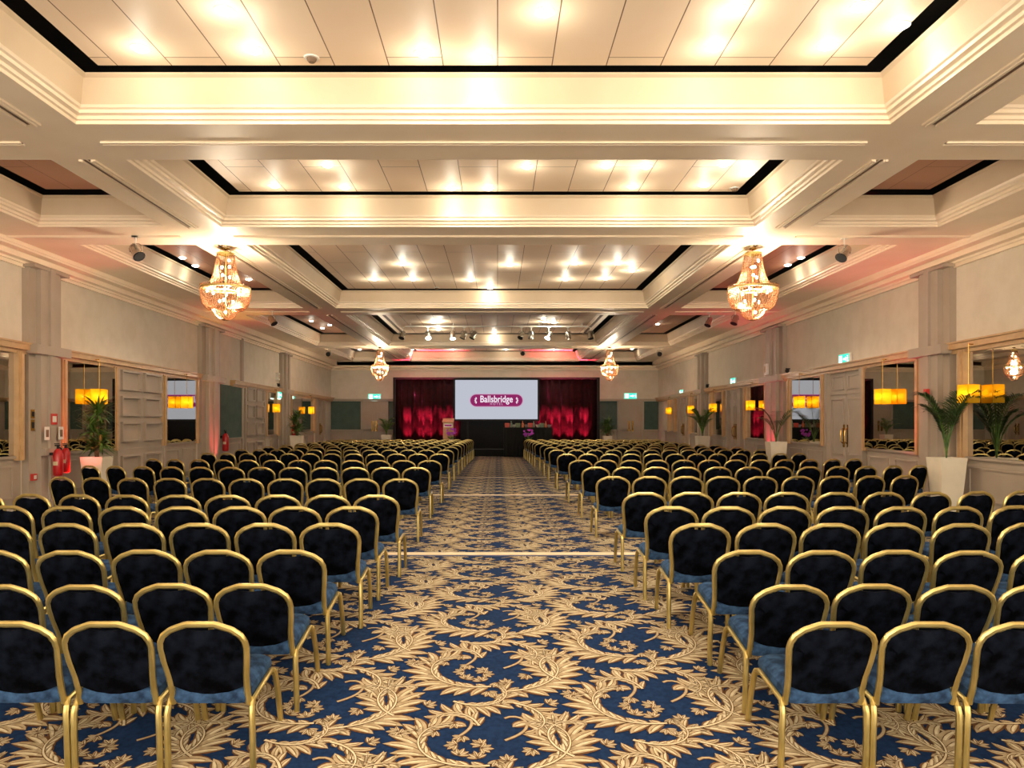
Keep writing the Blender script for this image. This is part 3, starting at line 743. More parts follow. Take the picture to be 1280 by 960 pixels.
# ------------------------------------------------------------------ stage, drapes, screen
b = MB(); b.box(bx(493)*.95, bx(748)*.95, 35.8, 37.08, 0, .32); tag(b.build('stage_platform', M['blackcloth']), 'low black stage platform in front of the drapes', 'stage')
SY = 37.3
t = thing('stage_drape', 'tall dark drape wall lit red, behind the screen', 'curtain', (0, SY, 0))
x0, x1 = at(494, 0, SY)[0], at(747, 0, SY)[0]; zt = 1.6+55*SY/F
def drape(xa, xb, name):
    b = MB(); n = int((xb-xa)/.035); rows = []
    rr = random.Random(5); ph = [rr.uniform(0, 6) for _ in range(4)]
    for i in range(n+1):
        x = xa+(xb-xa)*i/n
        y = .045*math.sin(x*19+ph[0])+.025*math.sin(x*31+ph[1])+.03*math.sin(x*7+ph[2])
        rows.append((x, y))
    pts = []; fs = []
    for (x, y) in rows: pts += [(x, y*1.2, .02), (x, y, zt*.5), (x, y*.5, zt-.02)]
    for i in range(n):
        for k in (0, 1): fs.append((3*i+k, 3*i+3+k, 3*i+4+k, 3*i+1+k))
    b.poly(pts, fs); o = b.build(name, M['drape'], t, smooth=True)
    md = o.modifiers.new('s', 'SOLIDIFY'); md.thickness = .01
    return o
xa, xb = at(568, 0, SY)[0], at(674, 0, SY)[0]
drape(x0, xa+.3, 'drape_panel'); drape(xb-.3, x1, 'drape_panel')
b = MB(); b.box(xa, xb, .0, .05, 0, zt); b.build('black_backcloth', M['blackcloth'], t)
b = MB(); b.box(x0-.1, x1+.1, -.06, .08, zt-.04, zt+.05); b.box(x0-.1, x0+.02, -.06, .08, 0, zt); b.box(x1-.02, x1+.1, -.06, .08, 0, zt)
b.build('drape_frame', M['black'], t)
# screen
QY = 36.8
sx0, _, sz1 = at(569, 475, QY); sx1, _, sz0 = at(672, 524, QY)
t = thing('projection_screen', 'large lit projection screen showing a plum hotel logo', 'screen', ((sx0+sx1)/2, QY, 0))
w, h = (sx1-sx0)/2, 0
b = MB()
b.box(-w-.09, w+.09, 0, .05, sz0-.09, sz0); b.box(-w-.09, w+.09, 0, .05, sz1, sz1+.09); b.box(-w-.09, -w, 0, .05, sz0, sz1); b.box(w, w+.09, 0, .05, sz0, sz1)
b.build('screen_frame', M['black'], t)
for sx_ in (-1, 1):
    b = MB(); b.box(sx_*w*.7-.04, sx_*w*.7+.04, .052, .10, .32, sz0+.6); b.box(sx_*w*.7-.06, sx_*w*.7+.06, -.15, .16, .32, .36); b.build('screen_stand', M['black'], t)
b = MB(); b.box(-w, w, .01, .03, sz0, sz1); b.build('screen_surface', M['screen'], t)
cx = at(620.5, 0, QY)[0]-t.location.x; cz = at(0, 500.5, QY)[2]
def capsule(hw, hh, y, n=12):
    pts = []
    for s, a0 in ((1, -PI/2), (-1, PI/2)):
        for i in range(n+1): a = a0+PI*i/n; pts.append((cx+s*(hw-hh)+hh*math.cos(a), y, cz+hh*math.sin(a)))
    return pts
k = QY/F
for nm, hw, hh, y, m_ in (('logo_border', 33.6*k, 8.3*k, .008, 'logosub'), ('logo_plate', 32.6*k, 7.4*k, .006, 'logo')):
    b = MB(); P = capsule(hw, hh, y); b.poly(P+[(p[0], y+.002, p[2]) for p in P], [tuple(range(len(P)))]+[(i, i+len(P), (i+1) % len(P)+len(P), (i+1) % len(P)) for i in range(len(P))]); lp = b.build(nm, M[m_], t)
def text(body, size, loc, m_, parent, name, sx=1.0, off=0.0, space=1.0, rot=(PI/2, 0, 0)):
    cu = bpy.data.curves.new(name, 'FONT'); cu.body = body; cu.size = size; cu.align_x = 'CENTER'; cu.align_y = 'CENTER'; cu.offset = off; cu.space_character = space; cu.extrude = .001
    o = bpy.data.objects.new('tmp', cu); COL.objects.link(o)
    bpy.context.view_layer.update()
    me = bpy.data.meshes.new_from_object(o.evaluated_get(bpy.context.evaluated_depsgraph_get()))
    bpy.data.objects.remove(o); me.materials.clear(); me.materials.append(m_)
    r = bpy.data.objects.new(name, me); COL.objects.link(r); r.parent = parent; r.location = loc; r.rotation_euler = rot; r.scale = (sx, 1, 1); return r
text('Ballsbridge', .46, (cx, .002, cz+.05), M['logotext'], lp, 'logo_lettering', .80, .006)
text('HOTEL', .15, (cx, .002, cz-.175), M['logosub'], lp, 'logo_sublettering', 1, .003, 1.5)
for s in (-1, 1):
    b = MB()
    for i in range(5):
        a = (-60+i*30)*PI/180; c = (cx+s*(27*k-.1), cz)
        r0, r1 = .05, .20
        p = Vector((c[0]-s*.02+s*r0*math.cos(a), 0, c[1]+r0*math.sin(a))); q = Vector((c[0]-s*.02+s*r1*math.cos(a)*.75, 0, c[1]+r1*math.sin(a)))
        d = (q-p).normalized(); nn = Vector((-d.z, 0, d.x))*.028; m2 = (p+q)/2
        b.poly([p, m2+nn, q, m2-nn], [(0,1,2,3)])
    b.build('logo_leaf_emblem', M['logotext'], lp, loc=(0, .003, 0))
# lectern
t = thing('lectern', 'pale wooden lectern with a small sign, left of the screen', 'lectern', at(560.5, 0, 35.3)[:2]+(0,))
b = MB(); b.box(-.24,.24,-.2,.2,0,.06); b.box(-.235,.235,-.17,.17,.06,1.62); b.build('body', M['wood'], t)
b = MB(); b.hexa([(-.26,-.22,1.60),(.26,-.22,1.60),(.26,.2,1.75),(-.26,.2,1.75),(-.26,-.22,1.64),(.26,-.22,1.64),(.26,.2,1.79),(-.26,.2,1.79)]); b.build('reading_top', M['wood'], t)
b = MB(); b.box(-.2,.2,-.185,-.17,1.38,1.55); o = b.build('sign_plate', M['whiteplastic'], t)
b = MB(); b.box(-.16,.16,-.19,-.185,1.43,1.50); b.build('sign_logo', M['logo'], o)
# table with cloth
ty = 35.35; tx0, tx1 = at(630, 0, ty)[0], at(690, 0, ty)[0]
t = thing('stage_table', 'long table under a black cloth, right below the screen', 'table', ((tx0+tx1)/2, ty, 0))
w = (tx1-tx0)/2
b = MB(); b.box(-w, w, -.38, .38, 1.33, 1.37)
pts = []; n = 70
for i in range(n+1):
    x = -w+2*w*i/n; y = -.385-.02*math.sin(i*1.1); pts.append((x, y, .02)); pts.append((x, -.38, 1.36))
b.poly(pts, [(2*i, 2*i+2, 2*i+3, 2*i+1) for i in range(n)])
b.box(-w-.01, -w+.01, -.38, .38, 0.02, 1.36); b.box(w-.01, w+.01, -.38, .38, .02, 1.36)
b.build('tablecloth', M['blackcloth'], t)
rr = random.Random(2)
cols = [srgb(190, 70, 50), srgb(120, 140, 120), srgb(180, 180, 170), srgb(90, 110, 80), srgb(200, 110, 60), srgb(150, 150, 160)]
mc = [mat('item_colour', c, .4, noise=(tuple(v*.8 for v in c[:3])+(1,), 20)) for c in cols]
nm = ['leftmost', 'second', 'third', 'fourth', 'fifth', 'sixth', 'seventh', 'eighth', 'ninth', 'tenth', 'eleventh', 'rightmost']
cn = ['red', 'grey green', 'pale grey', 'dark green', 'orange', 'grey']
for i in range(12):
    x = tx0+.12+(tx1-tx0-.24)*i/11+rr.uniform(-.03, .03)
    if i % 3 == 1:
        b = MB(); b.lathe([(.05,0),(.055,.02),(.055,.17),(.02,.22),(.018,.30)], 10); o = b.build('bottle', mc[i % 6], loc=(x, ty-.1, 1.37)); c_ = 'bottle'
    elif i % 3 == 0:
        b = MB(); b.loft([[(-.10,-.06,0),(.10,-.06,0),(.10,.06,0),(-.10,.06,0)],[(-.12,-.07,.17),(.12,-.07,.17),(.12,.07,.17),(-.12,.07,.17)],[(-.09,-.04,.2),(.09,-.04,.2),(.09,.04,.2),(-.09,.04,.2)]]); o = b.build('gift_box', mc[i % 6], loc=(x, ty-.1, 1.37)); c_ = 'box'
    else:
        b = MB(); b.lathe([(.04,0),(.06,.01),(.11,.11),(.115,.13),(.10,.12),(.03,.02)], 12); o = b.build('bowl', mc[i % 6], loc=(x, ty-.1, 1.37)); c_ = 'bowl'
    tag(o, 'small %s %s on the black-clothed stage table, %s item along it' % (cn[i % 6], c_, nm[i] if i in (0, 11) else nm[i]+' from left'), c_, 'items on the stage table')
# orchids in pots
def orchid(label, x, y, D, z0):
    t = thing('orchid', label, 'flower', (*at(x, 0, D)[:2], z0))
    b = MB(); b.lathe([(.07,0),(.10,.18),(.105,.2),(.08,.19)], 14); b.build('pot', M['white'], t)
    b = MB(); zt_ = .56
    for k in range(4): b.tube([(0,0,.18),(.03*math.cos(k*1.6),.03*math.sin(k*1.6),.4),(.16*math.cos(k*1.6),.1*math.sin(k*1.6),zt_)], .008, 5)
    b.build('stem', M['leaf'], t)
    b = MB(); rr = random.Random(4)
    for k in range(26):
        c = Vector((rr.uniform(-.2,.22), rr.uniform(-.12,.1), zt_+rr.uniform(-.16,.14)))
        for q in range(5):
            a = q*1.2566+k; d = Vector((math.cos(a), -.3, math.sin(a)))*.055; e = Vector((-math.sin(a), 0, math.cos(a)))*.026
            b.poly([c, c+d*.5+e, c+d, c+d*.5-e], [(0,1,2,3)])
    b.build('petals', M['purple'], t)
    b = MB()
    for k in range(5):
        a = k*1.25; d = Vector((math.cos(a), math.sin(a), .4))*.24; e = Vector((-math.sin(a), math.cos(a), 0))*.045; c = Vector((0,0,.19))
        b.poly([c, c+d*.5+e+Vector((0,0,.07)), c+d+Vector((0,0,.05)), c+d*.5-e+Vector((0,0,.07))], [(0,1,2,3)])
    b.build('leaves', M['leaf'], t)
orchid('purple orchid with green leaves in front of the lectern', 564, 0, 34.7, .62)
orchid('purple orchid in front of the stage table', 660, 0, 34.5, .58)
for i, (x, D_) in enumerate(((564, 34.7), (660, 34.5))):
    t = thing('plinth', 'black plinth under the purple orchid %s' % ('by the lectern' if i == 0 else 'by the stage table'), 'stand', (*at(x, 0, D_)[:2], 0))
    b = MB(); b.box(-.2,.2,-.2,.2,0,.03); b.box(-.16,.16,-.16,.16,.03,(.59 if i == 0 else .55)); b.build('column', M['black'], t)
    b = MB(); z_ = .59 if i == 0 else .55; b.box(-.2,.2,-.2,.2,z_,z_+.03); b.build('top', M['black'], t)
# uplighters on the stage
ups = [(509, 1.0), (526, 1.), (537, .9), (554, .8), (566, .7), (675, .7), (689, .8), (700, .9), (713, 1), (731, 1.1)]
for i, (x, s) in enumerate(ups):
    p = at(x, 0, 36.86)
    t = thing('uplighter', 'small red uplighter at the foot of the drapes, %s from the left' % ORD[i+1], 'light', (p[0], 36.86, .32), group='red uplighters along the drapes')
    b = MB(); b.lathe([(.09,0),(.09,.02),(.075,.04),(.10,.20),(.105,.22)], 12); b.build('housing', M['whiteplastic'], t)
    b = MB(); b.lathe([(.001,.222),(.09,.222),(.09,.226),(.001,.226)], 12, cap=False); b.build('lens', emit('lit_red_lens', (1, .04, .10, 1), 8), t) if i == 0 else b.build('lens', bpy.data.materials['lit_red_lens'], t)
    plight(t, (0, 0, .28), RED_W*190*s, (1, .04, .13), .03, spot=math.radians(27), rot=(math.radians(180-11), 0, 0), blend=.9)
    plight(t, (0, 0, .28), RED_W*12*s, (1, .04, .13), .03, spot=math.radians(52), rot=(math.radians(180-32), 0, 0), blend=1.)

# ------------------------------------------------------------------ plants
def planter(parent, wt, wb, h):
    b = MB(); rg = lambda w_, z: [(-w_, -w_, z), (w_, -w_, z), (w_, w_, z), (-w_, w_, z)]
    b.loft([rg(wb, 0), rg(wt, h), rg(wt*.9, h), rg(wt*.88, h-.05)]); o = b.build('planter', M['white'], parent)
    b = MB(); b.poly(rg(wt*.88, h-.045), [(0,1,2,3)]); b.build('soil', M['soil'], o)
def blade(b, c, d, L, w_, droop, n=5, mi=0):
    d = Vector(d).normalized(); s = d.cross(Vector((0,0,1)))
    if s.length < .1: s = Vector((1,0,0))
    s.normalize(); P = []; p = Vector(c); v = d.copy()
    for i in range(n+1):
        u = i/n; ww = w_*math.sin(PI*min(1, .18+.82*u))*1.0 if u < 1 else .001
        P += [p+s*ww, p-s*ww]; p = p+v*(L/n); v = (v+Vector((0,0,-droop/n))).normalized()
    b.poly(P, [(2*i, 2*i+1, 2*i+3, 2*i+2) for i in range(n)], mi)
def bushy(label, loc, h, ztop, seed=1, s=1.):
    t = thing('dracaena', label, 'plant', loc); planter(t, .215, .15, h)
    rr = random.Random(seed)
    b = MB(); heads = [(.02, .0, ztop-.35), (-.10, .05, h+.55), (.10, -.04, h+.28), (-.05, .02, h+.2)]
    for hx, hy, hz in heads: b.tube([(hx*.3, hy*.3, h-.05), (hx*.6, hy*.6, (h+hz)/2), (hx, hy, hz)], .016, 6)
    b.build('trunk', M['stem'], t)
    b = MB()
    for hi, (hx, hy, hz) in enumerate(heads):
        for k in range(110 if hi == 0 else 70):
            a = rr.uniform(0, 2*PI); e = rr.uniform(-.3, 1.3)
            blade(b, (hx, hy, hz+rr.uniform(-.12, .08)), (math.cos(a), math.sin(a), e), rr.uniform(.28, .46)*s, .021, rr.uniform(.3, 1.1))
    lim = (.40 if loc[1] > 36 else 9); low = XL+.2-loc[0]
    b.v = [(max(low, min(lim*1.5, v[0])), min(lim, v[1]), v[2]) for v in b.v]
    b.build('foliage', M['leaf'], t); return t
def palm(label, loc, h, ztop, n=11, seed=1, mat_='leafd', spread=.55, group=None):
    t = thing('potted_palm', label, 'plant', loc); planter(t, .225, .15, h)
    rr = random.Random(seed); st = MB(); lf = MB()
    for k in range(n):
        a = 2*PI*k/n+rr.uniform(-.3, .3); L = (ztop-h)*rr.uniform(.65, 1.05); sp = spread*rr.uniform(.5, 1.1)
        pts = []
        for i in range(9):
            u = i/8; pts.append(Vector((math.cos(a)*sp*u**1.7, math.sin(a)*sp*u**1.7, h-.05+L*(1.25*u-.42*u**3))))
        st.tube(pts, [.011*(1-.6*i/8) for i in range(9)], 5)
        for i in range(3, 9):
            for q in (0, .33, .66):
                if i == 8 and q: continue
                p = pts[i]+(pts[min(i+1, 8)]-pts[i])*q; tg = (pts[i]-pts[i-1]).normalized(); sd = tg.cross(Vector((0,0,1))).normalized()
                for s in (-1, 1): blade(lf, p, tg*.75+sd*s*.8, .34*(1-.45*abs(i-5.5)/3), .013, .8, 4)
    wx = loc[0]
    lim = (XR-.18-wx) if wx > 4 else 9; lo_ = -9; ymx = 9
    if loc[1] > 36: lim, lo_, ymx = (.45, -.45, .9)
    for bb_ in (st, lf): bb_.v = [(max(lo_, min(lim, v[0])), min(ymx, v[1]), v[2]) for v in bb_.v]
    st.build('frond_stems', M['leaf'], t); lf.build('fronds', M[mat_], t); return t
bushy('bushy dracaena in a tall white tapered planter by the left wall', (at(121, 0, 14.9)[0], 14.9, 0), .93, 2.16, 3, 1.1)
palm('tall dark palm in a white tapered planter by the right wall', (at(1183, 0, 13.0)[0], 13.0, 0), 1.0, 2.34, 16, 2)
palm('sparse red-lit palm in a white planter at the right wall pilaster', (at(970, 0, 20.6)[0], 20.6, 0), 1.08, 2.2, 7, 5, spread=.8)
palm('far green palm in a white planter on the right', (at(878, 0, 28.0)[0], 28.0, 0), 1.1, 2.35, 14, 6, 'leaf')
bushy('small leafy plant in a white planter at the far left wall', (at(371, 0, 29.0)[0], 29.0, 0), 1.1, 2.2, 4)
palm('palm in a pale pot left of the stage drapes', (at(483, 0, 36.5)[0], 36.5, 0), 1.0, 1.95, 10, 8, 'leaf')
bushy('leafy plant in a pot right of the stage drapes', (at(759, 0, 36.5)[0], 36.5, 0), .95, 1.95, 9)

# ------------------------------------------------------------------ wall equipment
def extinguisher(label, x, D, z0, s=1., side=-1, off=.14, group=None):
    X = XL+off if side < 0 else XR-off
    t = thing('fire_extinguisher', label, 'fire extinguisher', (X, D, z0), group=group); t.scale = (s,)*3
    b = MB(); b.lathe([(.02,0),(.075,.01),(.085,.04),(.085,.40),(.06,.47),(.03,.50)], 16); b.build('cylinder', M['red'], t, smooth=True)
    b = MB(); b.lathe([(.025,.50),(.025,.55)], 10); b.box(-.012,.012,-.09,.05,.55,.575); b.box(-.012,.012,-.10,.03,.585,.60); b.build('valve_lever', M['black'], t)
    b = MB(); b.tube([(0,.02,.53),(0,.10,.50),(0,.13,.35),(0,.11,.15),(0,.10,.10)], .012, 6); b.build('hose', M['black'], t)
    b = MB(); b.box(-.04,.04,-.089,-.082,.20,.27); b.build('paper_label', M['strip'], t)
    b = MB(); b.box(side*.14, side*.07, -.03, .03, .38, .43); b.build('bracket', M['black'], t)
extinguisher('left one of the two red extinguishers on the near left pilaster', 53, 13.85, .62, 1., off=.44)
extinguisher('right one of the two red extinguishers on the near left pilaster', 63, 14.2, .66, .92, off=.38)
extinguisher('single red extinguisher beside the teal left wall panel', 266, 23.05, .72, 1.1, off=.2)
extinguisher('distant red extinguisher beside the far left planter', 361, 30.05, .95, 1.1, off=.40)
b = MB(); b.box(XL+.22, XL+.29, 13.7, 14.35, 1.0, 1.12); tag(b.build('backboard', M['joinery']), 'small board carrying the pair of red extinguishers', 'board')
def plate(name, side, y, z, hy, hz, m_, label, cat, off=.0, th=.012, ic=None):
    X = XL if side < 0 else XR; s = -side
    t = thing(name, label, cat, (X+s*off, y, z))
    b = MB(); b.box(0, s*th, -hy, hy, -hz, hz); b.build('plate', m_, t)
    if ic: b = MB(); b.box(s*th, s*(th+.004), -hy*.6, hy*.6, -hz*.55, hz*.55); b.build('symbol', ic, t)
    return t
plate('wall_sign', -1, 14.0, 1.66, .10, .10, M['signred'], 'small red and white square safety sign above the extinguisher pair', 'sign', .275, ic=M['whiteplastic'])
plate('wall_sign', -1, 13.78, 1.40, .07, .12, M['whiteplastic'], 'white instruction sign at left, above the extinguisher pair', 'sign', .275, ic=M['groove'])
plate('wall_sign', -1, 14.22, 1.40, .07, .12, M['whiteplastic'], 'white instruction sign at right, above the extinguisher pair', 'sign', .275, ic=M['groove'])
plate('switch_plate', -1, 13.6, 1.75, .05, .08, M['brass'], 'upper brass switch plate on the near left pilaster', 'switch', .125, ic=M['black'])
plate('switch_plate', -1, 13.6, 1.55, .05, .10, M['brass'], 'lower brass switch plate on the near left pilaster', 'switch', .125, ic=M['black'])
plate('alarm_sounder', -1, 13.6, .62, .06, .06, M['signred'], 'round red alarm unit low on the near left pilaster', 'alarm', .125, .05, ic=M['whiteplastic'])
plate('alarm_sounder', 1, 13.9, 2.15, .05, .06, M['signred'], 'red alarm beacon on the right pilaster above the tall palm', 'alarm', .275, .06)
plate('wall_speaker', 1, 22.2, 3.15, .10, .16, M['whiteplastic'], 'small white wall speaker high on the right middle pilaster', 'speaker', .22, .12, ic=M['strip'])
plate('wall_speaker', -1, 29.0, 3.35, .08, .14, M['whiteplastic'], 'small white wall speaker high by the far left pilaster', 'speaker', 0, .12, ic=M['strip'])
for side, y, z, lab in ((-1, 29.1, 3.02, 'black security camera on the far left wall'), (1, 29.3, 3.0, 'black security camera on the far right wall'), (1, 21.2, 3.04, 'tiny black security camera on the right wall by the speaker')):
    X = XL if side < 0 else XR
    t = thing('security_camera', lab, 'camera', (X, y, z)); b = MB(); b.lathe([(.04,.0),(.05,.05)], 10, (-side*.07, 0, .02)); b.box(0, -side*.08, -.03, .03, .04, .07); b.build('mount', M['black'], t)
    b = MB(); b.ball((-side*.07, 0, 0), .06, 0, 10); b.build('dome', M['black'], t)
plate('notice_sign', -1, 23.0, 1.75, .05, .12, M['brass'], 'small brass notice above the single left extinguisher', 'sign', .0, ic=M['groove'])
def exit_sign(label, loc, rz, s=1.):
    t = thing('exit_sign', label, 'exit sign', loc, rz, 'lit green exit signs'); t.scale = (s,)*3
    b = MB(); b.box(-.24,.24,0,.05,-.11,.11); b.build('housing', M['whiteplastic'], t)
    b = MB(); b.box(-.225,.225,-.006,0,-.10,.10); fc = b.build('sign_face', M['exitg'], t)
    b = MB(); y = -.009
    b.box(-.19,-.06,y,y+.002,-.075,.075)                                         # doorway
    b.poly([(-.01,y,.02),(.08,y,.02),(.08,y,.055),(.14,y,0),(.08,y,-.055),(.08,y,-.02),(-.01,y,-.02)], [(0,1,2,3,4,5,6)])  # arrow
    b.lathe([(.001,-.012),(.016,0),(.001,.012)], 8, (.18, y, .055), cap=False)
    b.tube([(.18,y,.035),(.185,y,-.01),(.165,y,-.06)], .008, 5); b.tube([(.185,y,-.01),(.21,y,-.055)], .008, 5); b.tube([(.15,y,.02),(.21,y,.015)], .006, 5)
    b.build('pictogram', M['exitw'], fc)
    b = MB(); b.box(-.10,.10,-.01,.05,-.15,-.11); b.build('diffuser', M['exitw'], t)
    return t
exit_sign('green exit sign above the near right double door', (XR-.08, R_(1059), 1.6+79*R_(1059)/F), -PI/2, 1.15)
exit_sign('green exit sign above the middle right double door', (XR-.08, R_(919), 1.6+51*R_(919)/F), -PI/2, 1.2)
exit_sign('green exit sign at the far end of the right wall', (XR-.08, R_(854), 1.6+37*R_(854)/F), -PI/2, 1.3)
exit_sign('green exit sign on the left wall above the narrow mirror', (XL+.2, L_(343), 2.64), PI/2, 1.1)
exit_sign('green exit sign on the back wall left of the stage', (*at(468, 0, YB-.06)[:2], 1.6+32*YB/F), 0, 1.4)
exit_sign('green exit sign on the back wall right of the stage', (*at(788, 0, YB-.06)[:2], 1.6+33*YB/F), 0, 1.4)
# pilaster uplighters: red on both sides, amber at the left middle pilaster
for side, y, colr, e, lab in ((-1, 14.3, (1, .10, .10), 1., 'red uplighter at the foot of the near left pilaster'), (1, 14.9, (1, .05, .12), 1.3, 'red uplighter beside the near right planter'),
                       (1, 22.0, (1, .05, .12), 1.5, 'red uplighter behind the sparse red-lit palm'), (-1, 22.0, (1, .10, .12), 1., 'red uplighter at the foot of the left middle pilaster'),
                       (-1, 21.6, (1, .72, .10), 1.2, 'amber uplighter at the left middle pilaster')):
    X = (XL if side < 0 else XR)-side*.48
    t = thing('uplighter', lab, 'light', (X, y, 0)); b = MB(); b.lathe([(.08,0),(.08,.02),(.06,.04),(.09,.2),(.095,.22)], 12); b.build('housing', M['black'], t)
    b = MB(); b.lathe([(.001,.222),(.08,.222),(.08,.226),(.001,.226)], 12, cap=False); b.build('lens', emit('lit_lens', colr+(1,), 6), t)
    plight(t, (0, 0, .26), 150*e, colr, .05, spot=math.radians(80 if colr[1] < .5 else 40), rot=(0, math.radians(180-(8 if side > 0 else -8)), 0), blend=.9)

# ------------------------------------------------------------------ banquet chairs
HOOP = [(.208,.352,-.205),(.204,.42,-.215),(.208,.52,-.235),(.221,.62,-.258),(.2275,.695,-.272),(.223,.735,-.281),(.205,.772,-.288),(.168,.802,-.295),(.155,.809,-.296),(.088,.834,-.30),(.072,.838,-.30)]
def chair_meshes():
    t = thing('banquet_chair', '', 'chair')
    half = [Vector((x, y, z)) for (x, z, y) in HOOP]
    path = [Vector((-p.x, p.y, p.z)) for p in half]+[p for p in reversed(half)]
    b = MB(); b.tube(path, .0180, 8, flat=.85, up=(0,1,0)); b.build('back_frame', M['gold'], t, smooth=True)
    # padded back inside the hoop; top edge dips to leave a hand slot
    def ring(ins, dy):
        out = []
        HH = [(.2045, .466, -.223)]+HOOP[2:]; H = [(-p[0], p[1], p[2]) for p in HH]+[(p[0], p[1], p[2]) for p in reversed(HH)]
        top = lambda x: .812-.010*math.cos(min(1, abs(x)/.13)*PI/2)
        pts = []
        for (x, z, y) in H:
            sx = math.copysign(max(0, abs(x)-.010-ins), x)
            pts.append((sx, min(z-.004, top(x))-(ins*.9 if z > .7 else 0), y))
        ix = len(pts)//2; pts = pts[:ix]+[(0, .797-ins*.9, -.296)]+pts[ix:]
        for k in range(1, 7):       # curved lower edge
            u = k/7; x = .19*(1-2*u); zz = .462-.055*math.sin(u*PI)+ins*.8; pts.append((x*(1-ins*3), zz, -.222))
        return [Vector((x, y+dy, z)) for (x, z, y) in pts]
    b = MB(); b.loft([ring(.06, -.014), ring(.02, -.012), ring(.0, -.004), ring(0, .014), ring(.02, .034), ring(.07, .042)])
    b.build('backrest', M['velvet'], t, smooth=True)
    # seat cushion
    def rr(hw, y0, y1, z, rad=.05, bow=.0):
        pts = []
        for cx_, cy_, a0 in ((hw-rad, y0+rad, -PI/2), (hw-rad, y1-rad, 0), (-hw+rad, y1-rad, PI/2), (-hw+rad, y0+rad, PI)):
            for i in range(4): a = a0+i*PI/6; pts.append(Vector((cx_+rad*math.cos(a), cy_+rad*math.sin(a), z)))
        return pts
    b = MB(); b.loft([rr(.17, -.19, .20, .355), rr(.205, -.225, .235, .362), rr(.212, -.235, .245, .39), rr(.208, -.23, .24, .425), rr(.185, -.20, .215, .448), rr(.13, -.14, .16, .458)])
    b.build('seat', M['velvet_seat_lit'], t, smooth=True)
    for s in (-1, 1):
        b = MB(); b.tube([(s*.232,-.255,0),(s*.232,-.243,.2),(s*.230,-.235,.31),(s*.228,-.220,.345)], .0175, 8, flat=1., up=(0,1,.02)); b.build('leg', M['gold'], t, smooth=True)
        b = MB(); b.tube([(s*.231,.275,0),(s*.232,.235,.2),(s*.228,.205,.33),(s*.226,.185,.362)], .0175, 8, up=(0,1,.02)); b.build('leg', M['gold'], t, smooth=True)
        b = MB(); b.tube([(s*.228,-.224,.337),(s*.227,-.195,.372),(s*.226,.14,.385),(s*.226,.19,.358)], .0145, 8, up=(1,0,0)); b.build('seat_rail', M['gold'], t, smooth=True)
    b = MB(); b.tube([(-.228,.18,.345),(.228,.18,.345)], .010, 6); b.build('cross_rail', M['gold'], t)
    return t
chair0 = chair_meshes()
rowsL = [(4.1,315),(4.72,371),(5.34,410),(6.0,450),(6.8,473.5),(7.8,499.5),(10.1,522.5),(12.6,538),(15.0,552),(18.1,561.5),(20.7,567.5),(23.2,573.5),(25.2,577.5),(27.0,581),(28.6,584),(30.0,586.5),(31.3,588.5),(32.4,590.5),(33.4,592)]
rowsR = [(4.1,977),(4.72,931),(5.34,888),(6.0,837),(6.8,807),(8.1,778),(10.5,745),(12.7,727),(15.1,710.6),(18.0,696),(20.7,686),(22.8,680),(25.2,674.7),(27.0,668),(28.6,665),(30.0,662),(31.3,659.5),(32.4,657),(33.4,655)]
P = .508
cands = []
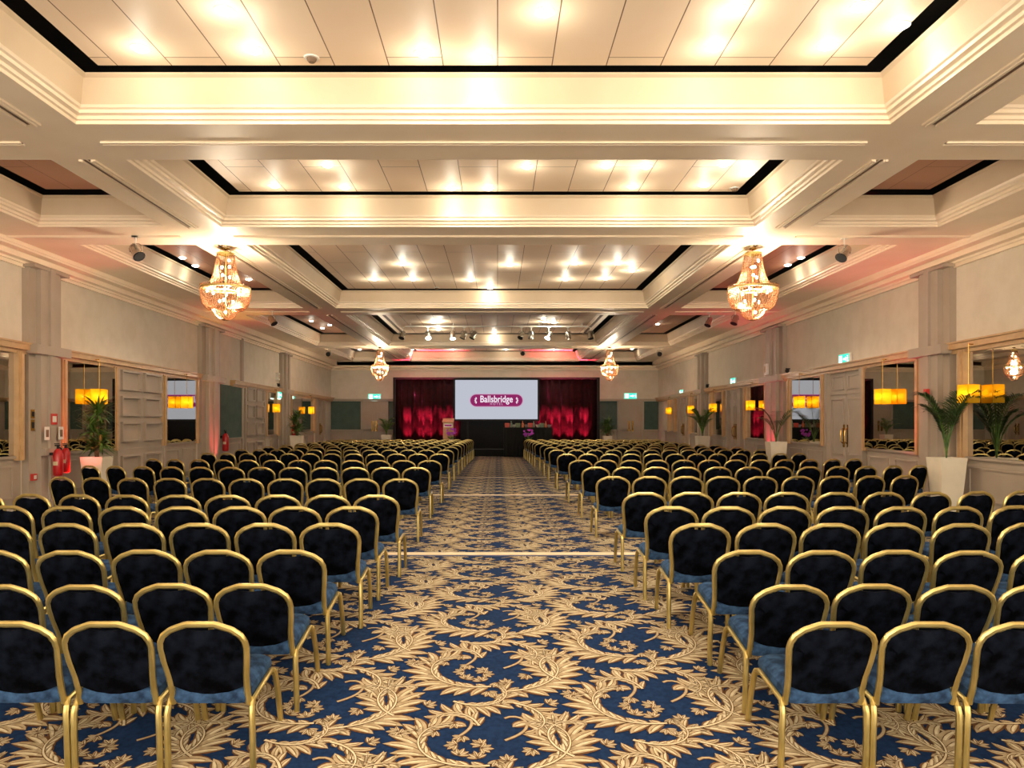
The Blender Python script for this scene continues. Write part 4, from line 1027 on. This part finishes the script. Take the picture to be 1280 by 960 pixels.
for side, rows, bn in ((-1, rowsL, 'left'), (1, rowsR, 'right')):
    for ri, (D, x) in enumerate(rows):
        edge = (x-VX)*D/F; amp = 28 if ri < 9 else max(6, 28-5*(ri-8))
        u = 0.24; X = edge+side*.24; y = D+.30; k = 1
        while k <= 13 and u < 7.2:
            th = math.radians(amp)*min(1, max(0, (u-1.8)/3.6))*.85
            px = VX+X*F/D
            if abs(X) < 7.75 - (0.3 if ri > 6 else 0) - (.45 if ri > 12 else 0) and px > -60 and px < 1340:
                if not (ri < 7 and k > 12) and not (abs(X) > 6.15 and D < 11):
                    cands.append((D, side, ri, k, X, y, th, bn))
            st = P*math.cos(th*.45); X += side*st; u += st; y += P*math.sin(th)*.6; k += 1
            if ri == 6 and k > 11: break
            if ri > 6 and k > (12 if ri < 10 else 13): break
def visible(c):
    D, side, ri, k, X, y, th, bn = c
    px = VX+X*F/(y-.3); hw = .26*F/(y-.3)
    return px+hw > 4 and px-hw < 1276
cands = [c for c in cands if visible(c)]
cands.sort(key=lambda c: (c[0], abs(c[4])))
print('CHAIRS', len(cands))
rr = random.Random(11)
near, far = cands[:300], cands[300:]
def xf(c):
    D, side, ri, k, X, y, th, bn = c
    j = rr.uniform(-.02, .02); yy = y+rr.uniform(-.012, .012)
    sl = (ground(yy+.26)-ground(yy-.26))/.52
    g = (ground(yy+.26)+ground(yy-.26))/2
    return (X, yy, g+.003), (math.atan(sl), 0, side*th+j)
ROWN = lambda r: 'nearest' if r == 0 else ORD[r+1]+' nearest'
for i, c in enumerate(near):
    D, side, ri, k, X, y, th, bn = c
    pos = 'on the aisle' if k == 1 else '%s from the aisle' % ORD[k]
    lab = 'gold-framed navy velvet chair, %s, %s row of the %s block' % (pos, ROWN(ri), bn)
    loc, rot = xf(c)
    if i == 0: o = chair0; o['label'] = lab; o.location = loc; o.rotation_euler = rot; o['group'] = 'banquet chairs in rows %s of the aisle' % bn
    else: dup(chair0, lab, 'banquet chairs in rows %s of the aisle' % bn, loc, rot)
if far:
    tmpl = []
    for chd in chair0.children:
        me = chd.data; n = len(me.vertices); co = np.empty(n*3); me.vertices.foreach_get('co', co); co = co.reshape(-1, 3)
        tmpl.append((co, [tuple(p.vertices) for p in me.polygons], {'gold_metal': 0, 'velvet_back_shaded': 1, 'velvet_seat_lit': 2}[me.materials[0].name]))
    b = MB()
    for c in far:
        loc, rot = xf(c); mt = Matrix.Translation(loc) @ Matrix.Rotation(rot[2], 4, 'Z'); A = np.array(mt)
        for co, fs, mi in tmpl:
            q = co @ A[:3, :3].T + A[:3, 3]; b.poly(q.tolist(), fs, mi)
    o = b.build('banquet_chairs', [M['gold'], M['velvet'], M['velvet_seat_lit']])
    tag(o, 'farthest rows of gold-framed navy velvet chairs, just before the stage', 'chair', kind='stuff')
